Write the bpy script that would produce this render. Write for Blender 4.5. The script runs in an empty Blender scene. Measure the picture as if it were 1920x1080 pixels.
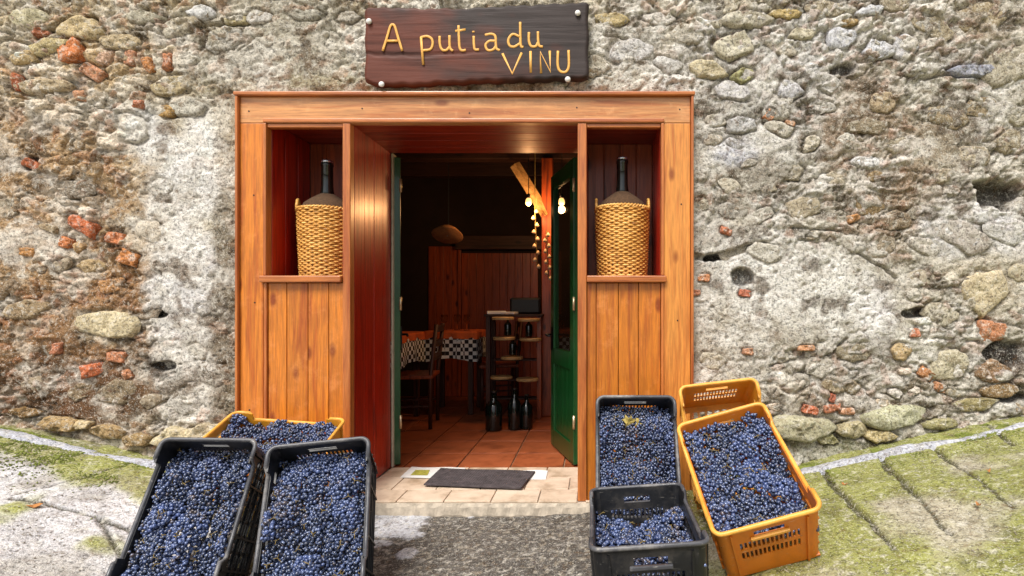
import bpy, math, random
import numpy as np
from mathutils import Vector, Matrix, Euler

SC = bpy.context.scene
COL = SC.collection
RAD = math.radians
random.seed(7)
RNG = np.random.default_rng(11)

# ------------------------------------------------------------------ camera, sky, sun, exposure
EYE = 1.077                      # eye height above the door step (z = 0), metres
CAM_D = 3.0                      # distance from the wall plane (y = 0)
cam_data = bpy.data.cameras.new('camera')
cam = bpy.data.objects.new('camera', cam_data)
COL.objects.link(cam)
cam.location = (0, -CAM_D - 0.045, EYE)      # the timber stands 45 mm proud of the wall plane
cam.rotation_euler = (RAD(90), 0, 0)
cam_data.sensor_width = 36.0
cam_data.lens = 36.0 * 1011.0 / 1920.0
cam_data.shift_x = -155.0 / 1920.0
cam_data.shift_y = 35.0 / 1920.0
cam_data.clip_start = 0.05
cam_data.clip_end = 400
SC.camera = cam

SUN_ELEV, SUN_AZ = 56.0, 202.0   # compass azimuth of the sun, 180 = behind the camera
world = bpy.data.worlds.new('World')
SC.world = world
world.use_nodes = True
nt = world.node_tree
nt.nodes.clear()
sky = nt.nodes.new('ShaderNodeTexSky')
sky.sky_type = 'NISHITA'
sky.sun_disc = False
sky.sun_elevation = RAD(SUN_ELEV)
sky.sun_rotation = RAD(SUN_AZ)
sky.air_density = 1.0
sky.dust_density = 4.0
sky.ozone_density = 1.0
hsv = nt.nodes.new('ShaderNodeHueSaturation')
hsv.inputs['Saturation'].default_value = 0.45
bg = nt.nodes.new('ShaderNodeBackground')
bg.inputs['Strength'].default_value = 0.085
wo = nt.nodes.new('ShaderNodeOutputWorld')
nt.links.new(sky.outputs[0], hsv.inputs['Color'])
nt.links.new(hsv.outputs[0], bg.inputs[0])
nt.links.new(bg.outputs[0], wo.inputs[0])

sun_data = bpy.data.lights.new('sun', 'SUN')
sun_data.energy = 2.2
sun_data.angle = RAD(24)
sun_data.color = (1.0, 0.965, 0.91)
sun = bpy.data.objects.new('sun', sun_data)
COL.objects.link(sun)
_az, _el = RAD(SUN_AZ), RAD(SUN_ELEV)
_dir = Vector((math.sin(_az) * math.cos(_el), math.cos(_az) * math.cos(_el), math.sin(_el)))
sun.rotation_euler = _dir.to_track_quat('Z', 'Y').to_euler()
sun.location = _dir * 20

SC.render.engine = 'CYCLES'
SC.view_settings.view_transform = 'Standard'
SC.view_settings.look = 'None'
SC.view_settings.gamma = 1.0
SC.view_settings.use_curve_mapping = False
SC.view_settings.exposure = 0.78
SC.cycles.use_denoising = True
SC.cycles.max_bounces = 5
SC.cycles.sample_clamp_indirect = 6.0


# ------------------------------------------------------------------ helpers
def PX(u, v, d=3.0):
    """world point of a measured photo point that lies d metres from the camera plane"""
    return ((u - 1115.0) * d / 1011.0, d - CAM_D, EYE - (v - 575.0) * d / 1011.0)


def lin(r, g, b):
    f = lambda c: (c / 255.0 / 12.92) if c / 255.0 <= 0.04045 else ((c / 255.0 + 0.055) / 1.055) ** 2.4
    return np.array([f(r), f(g), f(b)])


class MB:
    """collects polygons for one mesh object"""
    def __init__(self):
        self.v, self.f = [], []

    def add(self, verts, faces):
        o = len(self.v)
        self.v += [tuple(p) for p in verts]
        self.f += [tuple(i + o for i in f) for f in faces]
        return self

    def box(self, x0, x1, y0, y1, z0, z1):
        return self.add([(x0, y0, z0), (x1, y0, z0), (x1, y1, z0), (x0, y1, z0), (x0, y0, z1), (x1, y0, z1), (x1, y1, z1), (x0, y1, z1)],
                        [(3, 2, 1, 0), (4, 5, 6, 7), (0, 1, 5, 4), (1, 2, 6, 5), (2, 3, 7, 6), (3, 0, 4, 7)])

    def tube(self, pts, r, n=6, closed=False, flat=None, caps=True):
        pts = [Vector(p) for p in pts]
        m = len(pts)
        rr = r if hasattr(r, '__len__') else [r] * m
        vs, fs = [], []
        up = None
        for i, p in enumerate(pts):
            a = pts[(i - 1) % m] if (closed or i > 0) else p
            b = pts[(i + 1) % m] if (closed or i < m - 1) else p
            t = (b - a)
            t = t.normalized() if t.length > 1e-9 else Vector((0, 0, 1))
            if up is None:
                up = Vector((0, 1, 0)) if abs(t.y) < 0.8 else Vector((1, 0, 0))
            s = t.cross(up)
            if s.length < 1e-6:
                s = t.orthogonal()
            s.normalize()
            q = s.cross(t).normalized()
            up = q
            for k in range(n):
                ang = 2 * math.pi * k / n
                off = s * math.cos(ang) * rr[i] + q * math.sin(ang) * rr[i]
                if flat is not None:
                    off = Vector((off.x, off.y * flat, off.z))
                vs.append(p + off)
        for i in range(m if closed else m - 1):
            j = (i + 1) % m
            for k in range(n):
                l = (k + 1) % n
                fs.append((i * n + k, i * n + l, j * n + l, j * n + k))
        if caps and not closed:
            fs.append(tuple(range(n - 1, -1, -1)))
            fs.append(tuple((m - 1) * n + k for k in range(n)))
        return self.add(vs, fs)

    def lathe(self, prof, n=24, c=(0, 0, 0), sx=1, sy=1):
        vs, fs = [], []
        for r, z in prof:
            for k in range(n):
                a = 2 * math.pi * k / n
                vs.append((c[0] + r * sx * math.cos(a), c[1] + r * sy * math.sin(a), c[2] + z))
        m = len(prof)
        for i in range(m - 1):
            for k in range(n):
                l = (k + 1) % n
                fs.append((i * n + k, i * n + l, (i + 1) * n + l, (i + 1) * n + k))
        fs.append(tuple(range(n - 1, -1, -1)))
        fs.append(tuple((m - 1) * n + k for k in range(n)))
        return self.add(vs, fs)

    def prism(self, poly, y0, y1):
        """polygon in x,z pushed along y"""
        n = len(poly)
        vs = [(x, y0, z) for x, z in poly] + [(x, y1, z) for x, z in poly]
        fs = [tuple(range(n)), tuple(range(2 * n - 1, n - 1, -1))]
        fs += [(i, i + n, (i + 1) % n + n, (i + 1) % n) for i in range(n)]
        return self.add(vs, fs)

    def build(self, name, mat, parent=None, smooth=False, bevel=0.0, loc=None):
        me = bpy.data.meshes.new(name)
        vs = self.v
        if loc is not None:
            vs = [(x - loc[0], y - loc[1], z - loc[2]) for x, y, z in vs]
        me.from_pydata(vs, [], self.f)
        me.update()
        return link(name, me, mat, parent, smooth, bevel, loc)


def link(name, me, mat, parent=None, smooth=False, bevel=0.0, loc=None):
    if mat is not None and len(me.materials) == 0:
        me.materials.append(mat)
    if smooth:
        me.polygons.foreach_set('use_smooth', np.ones(len(me.polygons), dtype=bool))
    o = bpy.data.objects.new(name, me)
    COL.objects.link(o)
    if parent is not None:
        o.parent = parent
    if loc is not None:
        o.location = loc
    if bevel > 0:
        b = o.modifiers.new('bevel', 'BEVEL')
        b.width = bevel
        b.segments = 2
        b.limit_method = 'ANGLE'
    return o


def np_mesh(name, verts, quads, colors=None, attr='tint'):
    """fast mesh from numpy arrays; faces all of one size"""
    me = bpy.data.meshes.new(name)
    k = quads.shape[1]
    me.vertices.add(len(verts))
    me.vertices.foreach_set('co', np.ascontiguousarray(verts, dtype=np.float32).ravel())
    me.loops.add(quads.size)
    me.loops.foreach_set('vertex_index', np.ascontiguousarray(quads, dtype=np.int32).ravel())
    me.polygons.add(len(quads))
    me.polygons.foreach_set('loop_start', np.arange(0, quads.size, k, dtype=np.int32))
    me.polygons.foreach_set('loop_total', np.full(len(quads), k, dtype=np.int32))
    me.update(calc_edges=True)
    me.validate()
    if colors is not None:
        a = me.color_attributes.new(attr, 'FLOAT_COLOR', 'POINT')
        c = np.ones((len(verts), 4), dtype=np.float32)
        c[:, :3] = colors
        a.data.foreach_set('color', c.ravel())
    return me


def tag(o, label=None, cat=None, group=None, kind=None):
    if label:
        o['label'] = label
    if cat:
        o['category'] = cat
    if group:
        o['group'] = group
    if kind:
        o['kind'] = kind
    return o


def empty(name, loc=(0, 0, 0), rot=(0, 0, 0)):
    o = bpy.data.objects.new(name, None)
    COL.objects.link(o)
    o.location = loc
    o.rotation_euler = rot
    o.empty_display_size = 0.05
    return o


def copy_tree(o, parent=None):
    c = o.copy()
    COL.objects.link(c)
    c.parent = parent
    for ch in list(o.children):
        copy_tree(ch, c)
    return c


# ---- numpy noise
def _hash(ix, iy, seed):
    h = (ix.astype(np.int64) * 374761393 + iy.astype(np.int64) * 668265263 + seed * 2246822519) & 0xffffffff
    h = ((h ^ (h >> 13)) * 1274126177) & 0xffffffff
    h = (h ^ (h >> 16)) & 0xffffffff
    return h / 4294967295.0


def vnoise(x, y, seed=0):
    ix, iy = np.floor(x), np.floor(y)
    fx, fy = x - ix, y - iy
    ix, iy = ix.astype(np.int64), iy.astype(np.int64)
    sx, sy = fx * fx * (3 - 2 * fx), fy * fy * (3 - 2 * fy)
    a, b = _hash(ix, iy, seed), _hash(ix + 1, iy, seed)
    c, d = _hash(ix, iy + 1, seed), _hash(ix + 1, iy + 1, seed)
    return (a + (b - a) * sx) * (1 - sy) + (c + (d - c) * sx) * sy


def fbm(x, y, oct=4, seed=0, gain=0.5):
    s, a, t = 0.0, 1.0, 0.0
    for k in range(oct):
        s = s + a * vnoise(x * 2 ** k + 13.7 * k, y * 2 ** k + 7.1 * k, seed + k)
        t += a
        a *= gain
    return s / t


def worley(x, y, seed=0):
    """F1, F2 and a random value of the nearest cell"""
    ix, iy = np.floor(x).astype(np.int64), np.floor(y).astype(np.int64)
    f1 = np.full(x.shape, 9.0)
    f2 = np.full(x.shape, 9.0)
    cid = np.zeros(x.shape)
    for dx in (-1, 0, 1):
        for dy in (-1, 0, 1):
            cx, cy = ix + dx, iy + dy
            px = cx + 0.15 + 0.7 * _hash(cx, cy, seed)
            py = cy + 0.15 + 0.7 * _hash(cx, cy, seed + 1)
            d = np.hypot(x - px, y - py)
            near = d < f1
            f2 = np.where(near, f1, np.minimum(f2, d))
            cid = np.where(near, _hash(cx, cy, seed + 2), cid)
            f1 = np.where(near, d, f1)
    return f1, f2, cid


def sstep(a, b, x):
    t = np.clip((x - a) / (b - a), 0, 1)
    return t * t * (3 - 2 * t)


# ------------------------------------------------------------------ materials
def new_mat(name):
    m = bpy.data.materials.new(name)
    m.use_nodes = True
    n = m.node_tree.nodes
    n.clear()
    out = n.new('ShaderNodeOutputMaterial')
    b = n.new('ShaderNodeBsdfPrincipled')
    m.node_tree.links.new(b.outputs[0], out.inputs[0])
    return m, m.node_tree, b


def N(t, kind, **inp):
    n = t.nodes.new(kind)
    for k, v in inp.items():
        if k in ('blend_type', 'data_type', 'operation', 'attribute_name', 'feature', 'noise_dimensions', 'attribute_type', 'clamp_factor', 'wave_type', 'bands_direction'):
            setattr(n, k, v)
        else:
            n.inputs[k.replace('_', ' ')].default_value = v
    return n


def mix(t, fac, a, b, mode='MIX'):
    n = t.nodes.new('ShaderNodeMix')
    n.data_type = 'RGBA'
    n.blend_type = mode
    n.clamp_factor = True
    for i, val in ((0, fac), (6, a), (7, b)):
        if isinstance(val, bpy.types.NodeSocket):
            t.links.new(val, n.inputs[i])
        elif i == 0:
            n.inputs[i].default_value = val
        else:
            n.inputs[i].default_value = (*[float(q) for q in val[:3]], 1)
    return n.outputs[2]


def ramp(t, src, stops):
    n = t.nodes.new('ShaderNodeValToRGB')
    e = n.color_ramp.elements
    while len(e) < len(stops):
        e.new(0.5)
    for k, (p, c) in enumerate(stops):
        e[k].position = p
        c = (c, c, c) if not hasattr(c, '__len__') else c
        e[k].color = (*[float(q) for q in c[:3]], 1)
    t.links.new(src, n.inputs[0])
    return n.outputs[0]


def bump(t, b, src, strength=0.5, dist=0.01):
    n = t.nodes.new('ShaderNodeBump')
    n.inputs['Strength'].default_value = strength
    n.inputs['Distance'].default_value = dist
    t.links.new(src, n.inputs['Height'])
    t.links.new(n.outputs[0], b.inputs['Normal'])


def coords(t, kind='Object', scale=(1, 1, 1), rand=False):
    tc = t.nodes.new('ShaderNodeTexCoord')
    mp = t.nodes.new('ShaderNodeMapping')
    mp.inputs['Scale'].default_value = scale
    t.links.new(tc.outputs[kind], mp.inputs[0])
    if rand:
        oi = t.nodes.new('ShaderNodeObjectInfo')
        mul = t.nodes.new('ShaderNodeVectorMath')
        mul.operation = 'SCALE'
        mul.inputs[0].default_value = (37.0, 19.0, 53.0)
        t.links.new(oi.outputs['Random'], mul.inputs['Scale'])
        t.links.new(mul.outputs[0], mp.inputs['Location'])
    return mp.outputs[0]


def noise(t, vec, scale, detail=4, rough=0.55, dist=0.0):
    n = N(t, 'ShaderNodeTexNoise', Scale=scale, Detail=detail, Roughness=rough, Distortion=dist)
    t.links.new(vec, n.inputs['Vector'])
    return n.outputs['Fac']


def mat_wood(name, base, dark, axis='z', rough=0.38, coat=0.25, knots=True, var=0.18, worn=0.0):
    m, t, b = new_mat(name)
    s = {'z': (26, 26, 1.7), 'x': (1.7, 26, 26), 'y': (26, 1.7, 26)}[axis]
    vec = coords(t, 'Object', s, rand=True)
    n1 = noise(t, vec, 1.0, 5, 0.6, 0.8)
    c = ramp(t, n1, [(0.30, dark), (0.52, base), (0.75, np.clip(np.array(base) * 1.25, 0, 1))])
    n2 = noise(t, coords(t, 'Object', tuple(x * 5 for x in s), rand=True), 1.0, 3, 0.6)
    c = mix(t, 0.6, c, ramp(t, n2, [(0.3, 0.45), (0.65, 1.0)]), 'MULTIPLY')
    oi = t.nodes.new('ShaderNodeObjectInfo')
    c = mix(t, 1.0, c, ramp(t, oi.outputs['Random'], [(0.0, 1.0 - var), (1.0, 1.0)]), 'MULTIPLY')
    if knots:
        sk = {'z': (8, 8, 3.6), 'x': (3.6, 8, 8), 'y': (8, 3.6, 8)}[axis]
        vk = coords(t, 'Object', sk, rand=True)
        vo = N(t, 'ShaderNodeTexVoronoi', Scale=1.0)
        t.links.new(vk, vo.inputs['Vector'])
        kn = ramp(t, vo.outputs['Distance'], [(0.09, 1.0), (0.19, 0.0)])
        c = mix(t, kn, c, tuple(np.array(dark) * 0.55))
    if worn > 0:
        wn = ramp(t, noise(t, coords(t, 'Object', (3, 3, 3), rand=True), 1.0, 6, 0.7), [(0.5, 0.0), (0.75, worn)])
        c = mix(t, wn, c, tuple(np.array(base) * 0.35))
        lt = ramp(t, noise(t, coords(t, 'Object', (9, 9, 9), rand=True), 1.0, 5, 0.7), [(0.55, 0.0), (0.72, worn * 1.2)])
        c = mix(t, lt, c, tuple(np.clip(np.array(base) * 1.2 + 0.08, 0, 0.85)))
    t.links.new(c, b.inputs['Base Color'])
    rg = ramp(t, n1, [(0.3, rough + 0.12), (0.7, rough - 0.05)])
    t.links.new(rg, b.inputs['Roughness'])
    b.inputs['Coat Weight'].default_value = coat
    b.inputs['Coat Roughness'].default_value = 0.25
    bump(t, b, n2, 0.25, 0.002)
    return m


def mat_plain(name, col, rough=0.5, metal=0.0, var=0.15, scale=30, spec=0.5, emit=None, bumps=0.0, coat=0.0):
    m, t, b = new_mat(name)
    n = noise(t, coords(t, 'Object', (1, 1, 1), rand=True), scale, 4, 0.6)
    c = mix(t, 1.0, tuple(col), ramp(t, n, [(0.3, 1 - var), (0.7, 1.0)]), 'MULTIPLY')
    t.links.new(c, b.inputs['Base Color'])
    b.inputs['Roughness'].default_value = rough
    b.inputs['Metallic'].default_value = metal
    b.inputs['Specular IOR Level'].default_value = spec
    b.inputs['Coat Weight'].default_value = coat
    if emit:
        b.inputs['Emission Color'].default_value = (*emit[0], 1)
        b.inputs['Emission Strength'].default_value = emit[1]
    if bumps:
        bump(t, b, n, bumps, 0.004)
    return m


def mat_masonry(name, use_attr=True, fine=1.0):
    """weathered plaster / stone: colour comes from the tint of the mesh (or of the stone), grain from noise"""
    m, t, b = new_mat(name)
    if use_attr:
        a = N(t, 'ShaderNodeAttribute', attribute_name='tint')
        src = a.outputs['Color']
        vec = coords(t, 'Object')
    else:
        oi = t.nodes.new('ShaderNodeObjectInfo')
        src = oi.outputs['Color']
        vec = coords(t, 'Object', rand=True)
    n1 = noise(t, vec, 9, 5, 0.7)
    n2 = noise(t, vec, 62, 3, 0.75)
    n3 = noise(t, vec, 150, 2, 0.7)
    n4 = noise(t, vec, 26, 4, 0.68, 0.6)
    c = mix(t, 1.0, src, ramp(t, n1, [(0.30, (0.60, 0.56, 0.50)), (0.5, (1, 1, 1)), (0.72, (1.0, 0.99, 0.97))]), 'MULTIPLY')
    c = mix(t, ramp(t, n4, [(0.54, 0.0), (0.66, 0.6 * fine)]), c, lin(226, 220, 206))
    c = mix(t, ramp(t, n4, [(0.32, 0.55 * fine), (0.44, 0.0)]), c, lin(112, 84, 52))
    c = mix(t, 0.85 * fine, c, ramp(t, n2, [(0.34, 0.18), (0.49, 0.85), (0.64, 1.0)]), 'MULTIPLY')
    c = mix(t, ramp(t, n3, [(0.58, 0.0), (0.68, 0.5 * fine)]), c, lin(240, 236, 226))
    c = mix(t, ramp(t, n3, [(0.32, 0.7 * fine), (0.40, 0.0)]), c, lin(52, 42, 32))
    t.links.new(c, b.inputs['Base Color'])
    b.inputs['Roughness'].default_value = 0.92
    b.inputs['Specular IOR Level'].default_value = 0.25
    s = t.nodes.new('ShaderNodeMath')
    s.operation = 'MULTIPLY_ADD'
    t.links.new(n3, s.inputs[0])
    s.inputs[1].default_value = 0.5
    t.links.new(n2, s.inputs[2])
    bump(t, b, s.outputs[0], 0.75 * fine, 0.012)
    return m


M = {}
M['wall'] = mat_masonry('weathered_plaster')
M['stone'] = mat_masonry('rubble_stone', False)
M['ground'] = mat_masonry('ground_surface', True, 0.95)
ORANGE, ORANGE_D = lin(218, 128, 38), lin(182, 84, 18)
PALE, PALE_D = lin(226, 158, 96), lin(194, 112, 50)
M['pine'] = mat_wood('varnished_pine', ORANGE, ORANGE_D, 'z', 0.36, var=0.24, worn=0.3)
M['pine_x'] = mat_wood('varnished_pine_lintel', PALE, PALE_D, 'x', 0.30, 0.4, worn=0.3)  # lintel wood lightened: sky sheen on the varnish painted into its colour
M['pine_pale'] = mat_wood('pale_stile_pine', lin(222, 146, 66), lin(190, 102, 34), 'z', 0.34, 0.3)  # paler, less orange pine, used for the right stile alone
M['trim'] = mat_wood('varnished_trim', lin(206, 122, 58), lin(166, 78, 28), 'z', 0.32, 0.4, False)
M['trim_x'] = mat_wood('varnished_trim_level', lin(206, 122, 58), lin(166, 78, 28), 'x', 0.32, 0.4, False)
M['red'] = mat_wood('mahogany_lining', lin(188, 40, 12), lin(128, 20, 6), 'z', 0.34, 0.4, False)
M['red_x'] = mat_wood('mahogany_soffit', lin(160, 44, 18), lin(104, 20, 8), 'x', 0.4, 0.3, False)
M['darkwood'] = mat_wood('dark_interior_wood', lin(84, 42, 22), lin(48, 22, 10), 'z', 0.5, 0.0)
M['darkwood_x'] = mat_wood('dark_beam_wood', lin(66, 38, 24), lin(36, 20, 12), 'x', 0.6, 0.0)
M['panelwood'] = mat_wood('interior_panel_wood', lin(160, 72, 28), lin(100, 36, 12), 'z', 0.4, 0.2)
M['palewood'] = mat_wood('pale_board_wood', lin(222, 182, 120), lin(180, 130, 74), 'x', 0.45, 0.1, False)
M['green'] = mat_plain('green_paint', lin(16, 74, 32), 0.3, var=0.3, scale=14, coat=0.3)
M['green_l'] = mat_plain('green_paint_edge', lin(70, 140, 84), 0.4, var=0.25, scale=20)
M['white'] = mat_plain('white_enamel', lin(236, 232, 226), 0.3, var=0.06)
M['paper'] = mat_plain('paper', lin(236, 236, 232), 0.8, var=0.12, scale=18)
M['print'] = mat_plain('paper_print', lin(196, 190, 80), 0.8, var=0.6, scale=40)
M['cream'] = mat_plain('cream_paint', lin(206, 196, 170), 0.5, var=0.3, scale=20)
M['brass'] = mat_plain('hinge_metal', lin(210, 190, 150), 0.35, 0.7)
M['black'] = mat_plain('black_iron', lin(26, 26, 28), 0.45, 0.2)
M['glass_dark'] = mat_plain('dark_bottle_glass', (0.006, 0.010, 0.008), 0.07, spec=0.7)
M['steel'] = mat_plain('steel_cap', lin(200, 204, 210), 0.25, 0.9)
M['cloth'] = mat_plain('hessian', lin(92, 66, 42), 0.95, var=0.55, scale=120, bumps=0.6)
def mat_plastic(name, col, rough, dust=(150, 134, 108), amount=0.5):
    m, t, b = new_mat(name)
    vec = coords(t, 'Object', (1, 1, 1), rand=True)
    n1 = noise(t, vec, 6, 6, 0.7)
    n2 = noise(t, vec, 55, 4, 0.7)
    n3 = noise(t, coords(t, 'Object', (14, 90, 90), rand=True), 1.0, 3, 0.6)
    c = mix(t, 1.0, tuple(col), ramp(t, n1, [(0.32, 0.62), (0.62, 1.0)]), 'MULTIPLY')
    c = mix(t, ramp(t, n1, [(0.52, 0.0), (0.72, amount)]), c, lin(*dust))
    c = mix(t, ramp(t, n2, [(0.60, 0.0), (0.70, amount * 0.7)]), c, lin(*dust))
    c = mix(t, ramp(t, n3, [(0.66, 0.0), (0.72, amount * 0.6)]), c, lin(220, 214, 200))
    t.links.new(c, b.inputs['Base Color'])
    t.links.new(ramp(t, n1, [(0.4, rough), (0.7, rough + 0.3)]), b.inputs['Roughness'])
    bump(t, b, n2, 0.12, 0.002)
    return m


M['crate_o'] = mat_plastic('orange_plastic', lin(228, 128, 24), 0.36, (170, 110, 50))
M['crate_y'] = mat_plastic('yellow_plastic', lin(234, 160, 40), 0.36, (180, 130, 60))
M['crate_k'] = mat_plastic('black_plastic', lin(26, 27, 30), 0.34, (96, 88, 78), 0.4)
M['rim_o'] = mat_plastic('orange_rim_highlight', lin(246, 176, 72), 0.34, (226, 180, 110), 0.4)  # rim highlight of orange and yellow crates painted in as paler yellow-orange
M['rim_k'] = mat_plastic('black_rim_highlight', lin(84, 84, 88), 0.28, (170, 164, 156), 0.6)  # bright outline of the black rims painted in as lighter grey
M['stem'] = mat_plain('dry_stem', lin(150, 128, 70), 0.8, var=0.5, scale=60)
M['leaf'] = mat_plain('vine_leaf', lin(186, 164, 84), 0.7, var=0.5, scale=30)
M['mat'] = mat_plain('doormat', lin(88, 80, 82), 0.95, var=0.6, scale=22, bumps=0.8)
M['kerb'] = mat_plain('kerb_concrete', lin(184, 186, 194), 0.9, var=0.5, scale=34, bumps=0.8)
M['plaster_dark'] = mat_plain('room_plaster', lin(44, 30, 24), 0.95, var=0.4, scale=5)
M['sill'] = mat_plain('cement_riser', lin(206, 192, 172), 0.9, var=0.45, scale=22, bumps=0.7)
M['letter'] = mat_plain('letter_paint', lin(240, 178, 84), 0.55, var=0.2, scale=60)
M['garlic'] = mat_plain('garlic_skin', lin(214, 190, 160), 0.6, var=0.3, scale=40)
M['redcloth'] = mat_plain('orange_tablecloth', lin(206, 96, 40), 0.9, var=0.2, scale=20)
M['straw'] = mat_plain('straw_lampshade', lin(170, 120, 76), 0.8, var=0.4, scale=50)
M['bulb'] = mat_plain('lit_bulb', (1, 0.8, 0.5), 0.4, emit=((1.0, 0.50, 0.16), 1.3))


def mat_wicker():
    m, t, b = new_mat('wicker')
    vec = coords(t, 'Object', (1, 1, 1), rand=True)
    n = noise(t, coords(t, 'Object', (14, 14, 120), rand=True), 1.0, 3, 0.6)
    c = ramp(t, n, [(0.25, lin(136, 82, 32)), (0.5, lin(224, 166, 80)), (0.75, lin(244, 206, 126))])
    t.links.new(c, b.inputs['Base Color'])
    b.inputs['Roughness'].default_value = 0.5
    bump(t, b, noise(t, vec, 220, 2), 0.3, 0.002)
    return m


def mat_grape():
    m, t, b = new_mat('black_grape_skin')
    a = N(t, 'ShaderNodeAttribute', attribute_name='tint')
    vec = coords(t, 'Object')
    n = noise(t, vec, 130, 3, 0.6)
    bloom = mix(t, ramp(t, n, [(0.48, 0.0), (0.70, 0.7)]), a.outputs['Color'], lin(150, 168, 212))
    t.links.new(bloom, b.inputs['Base Color'])
    b.inputs['Roughness'].default_value = 0.24
    b.inputs['Specular IOR Level'].default_value = 0.8
    return m


def mat_check():
    m, t, b = new_mat('gingham_cloth')
    ck = N(t, 'ShaderNodeTexChecker', Scale=1.0)
    t.links.new(coords(t, 'Object', (26, 26, 26)), ck.inputs['Vector'])
    ck.inputs['Color1'].default_value = (*lin(225, 225, 220), 1)
    ck.inputs['Color2'].default_value = (*lin(22, 22, 26), 1)
    t.links.new(ck.outputs[0], b.inputs['Base Color'])
    b.inputs['Roughness'].default_value = 0.9
    return m


def mat_tile(name, col, var):
    m, t, b = new_mat(name)
    oi = t.nodes.new('ShaderNodeObjectInfo')
    n = noise(t, coords(t, 'Object', rand=True), 7, 6, 0.65)
    c = mix(t, 1.0, tuple(col), ramp(t, n, [(0.34, (0.55, 0.49, 0.42)), (0.5, (0.88, 0.85, 0.82)), (0.65, (1, 1, 1))]), 'MULTIPLY')
    c = mix(t, var, c, ramp(t, oi.outputs['Random'], [(0.0, (0.72, 0.62, 0.52)), (0.5, (1, 0.86, 0.74)), (1.0, (1, 1, 1))]), 'MULTIPLY')
    t.links.new(c, b.inputs['Base Color'])
    b.inputs['Roughness'].default_value = 0.42
    bump(t, b, noise(t, coords(t, 'Object', rand=True), 60, 3), 0.15, 0.004)
    return m


def mat_sign():
    m, t, b = new_mat('dark_sign_wood')
    a = N(t, 'ShaderNodeAttribute', attribute_name='tint')
    n = noise(t, coords(t, 'Object', (2.2, 30, 42)), 1.0, 6, 0.62, 0.7)
    c = mix(t, 0.85, a.outputs['Color'], ramp(t, n, [(0.28, 0.28), (0.5, 0.85), (0.72, 1.0)]), 'MULTIPLY')
    t.links.new(c, b.inputs['Base Color'])
    t.links.new(ramp(t, n, [(0.3, 0.75), (0.7, 0.5)]), b.inputs['Roughness'])
    b.inputs['Specular IOR Level'].default_value = 0.35
    bump(t, b, n, 0.5, 0.004)
    return m


M['wicker'] = mat_wicker()
M['grape'] = mat_grape()
M['check'] = mat_check()
M['sign'] = mat_sign()
M['tile_red'] = mat_tile('terracotta_tile', lin(166, 92, 56), 0.5)
M['tile_cream'] = mat_tile('cream_tile', lin(226, 208, 186), 0.25)
M['grout'] = mat_plain('grout', lin(150, 118, 92), 0.9)


# ------------------------------------------------------------------ ground
_gx = np.array([-60, -9, -6, -3.3, -2.45, -1.9, -1.45, -1.0, -0.5, 0.0, 0.3, 0.55, 0.83, 1.14, 2.39, 6, 9, 60.0])
_gz = np.array([0.7, 0.7, 0.62, 0.40, 0.21, 0.05, -0.07, -0.085, -0.085, -0.06, 0.0, 0.06, 0.12, 0.18, 0.46, 0.85, 0.9, 0.9])


def ground_z(x, y):
    x = np.asarray(x, float)
    y = np.asarray(y, float)
    z = (np.interp(x - 0.12, _gx, _gz) + np.interp(x, _gx, _gz) + np.interp(x + 0.12, _gx, _gz)) / 3
    near = sstep(-5.0, -2.5, y)
    z = z * near + (-0.1) * (1 - near)
    z = z + 0.035 * sstep(0.35, 0.9, x) * sstep(-0.3, -0.9, y) - 0.05 * sstep(-1.2, -1.7, x) * sstep(-0.2, -0.8, y)
    return z


def on_ground(u, v):
    """ground point seen at a measured photo point"""
    d = np.arange(1.2, 3.2, 0.005)
    x, y, z = PX(u, v, d)
    k = int(np.argmin(np.abs(z - ground_z(x, y))))
    return (float(x[k]), float(y[k]), float(z[k]))


def axis_pts(lo, a, b, hi, step, grow=1.25):
    core = list(np.arange(a, b + step * 0.5, step))
    s, p = step, a
    left = []
    while p > lo:
        s *= grow
        p -= s
        left.append(max(p, lo))
    s, p = step, core[-1]
    right = []
    while p < hi:
        s *= grow
        p += s
        right.append(min(p, hi))
    return np.array(left[::-1] + core + right)


def grid_mesh(name, xs, ys, keep=None):
    nx, ny = len(xs), len(ys)
    gx, gy = np.meshgrid(xs, ys)
    idx = np.arange(nx * ny).reshape(ny, nx)
    q = np.stack([idx[:-1, :-1], idx[:-1, 1:], idx[1:, 1:], idx[1:, :-1]], -1).reshape(-1, 4)
    if keep is not None:
        cx = (gx[:-1, :-1] + gx[1:, 1:]).ravel() / 2
        cy = (gy[:-1, :-1] + gy[1:, 1:]).ravel() / 2
        q = q[keep(cx, cy)]
    return gx.ravel(), gy.ravel(), q


def seg_dist(x, y, a, b):
    ax, ay, bx, by = a[0], a[1], b[0], b[1]
    l2 = (bx - ax) ** 2 + (by - ay) ** 2
    t = np.clip(((x - ax) * (bx - ax) + (y - ay) * (by - ay)) / l2, 0, 1)
    return np.hypot(x - ax - t * (bx - ax), y - ay - t * (by - ay))


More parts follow.
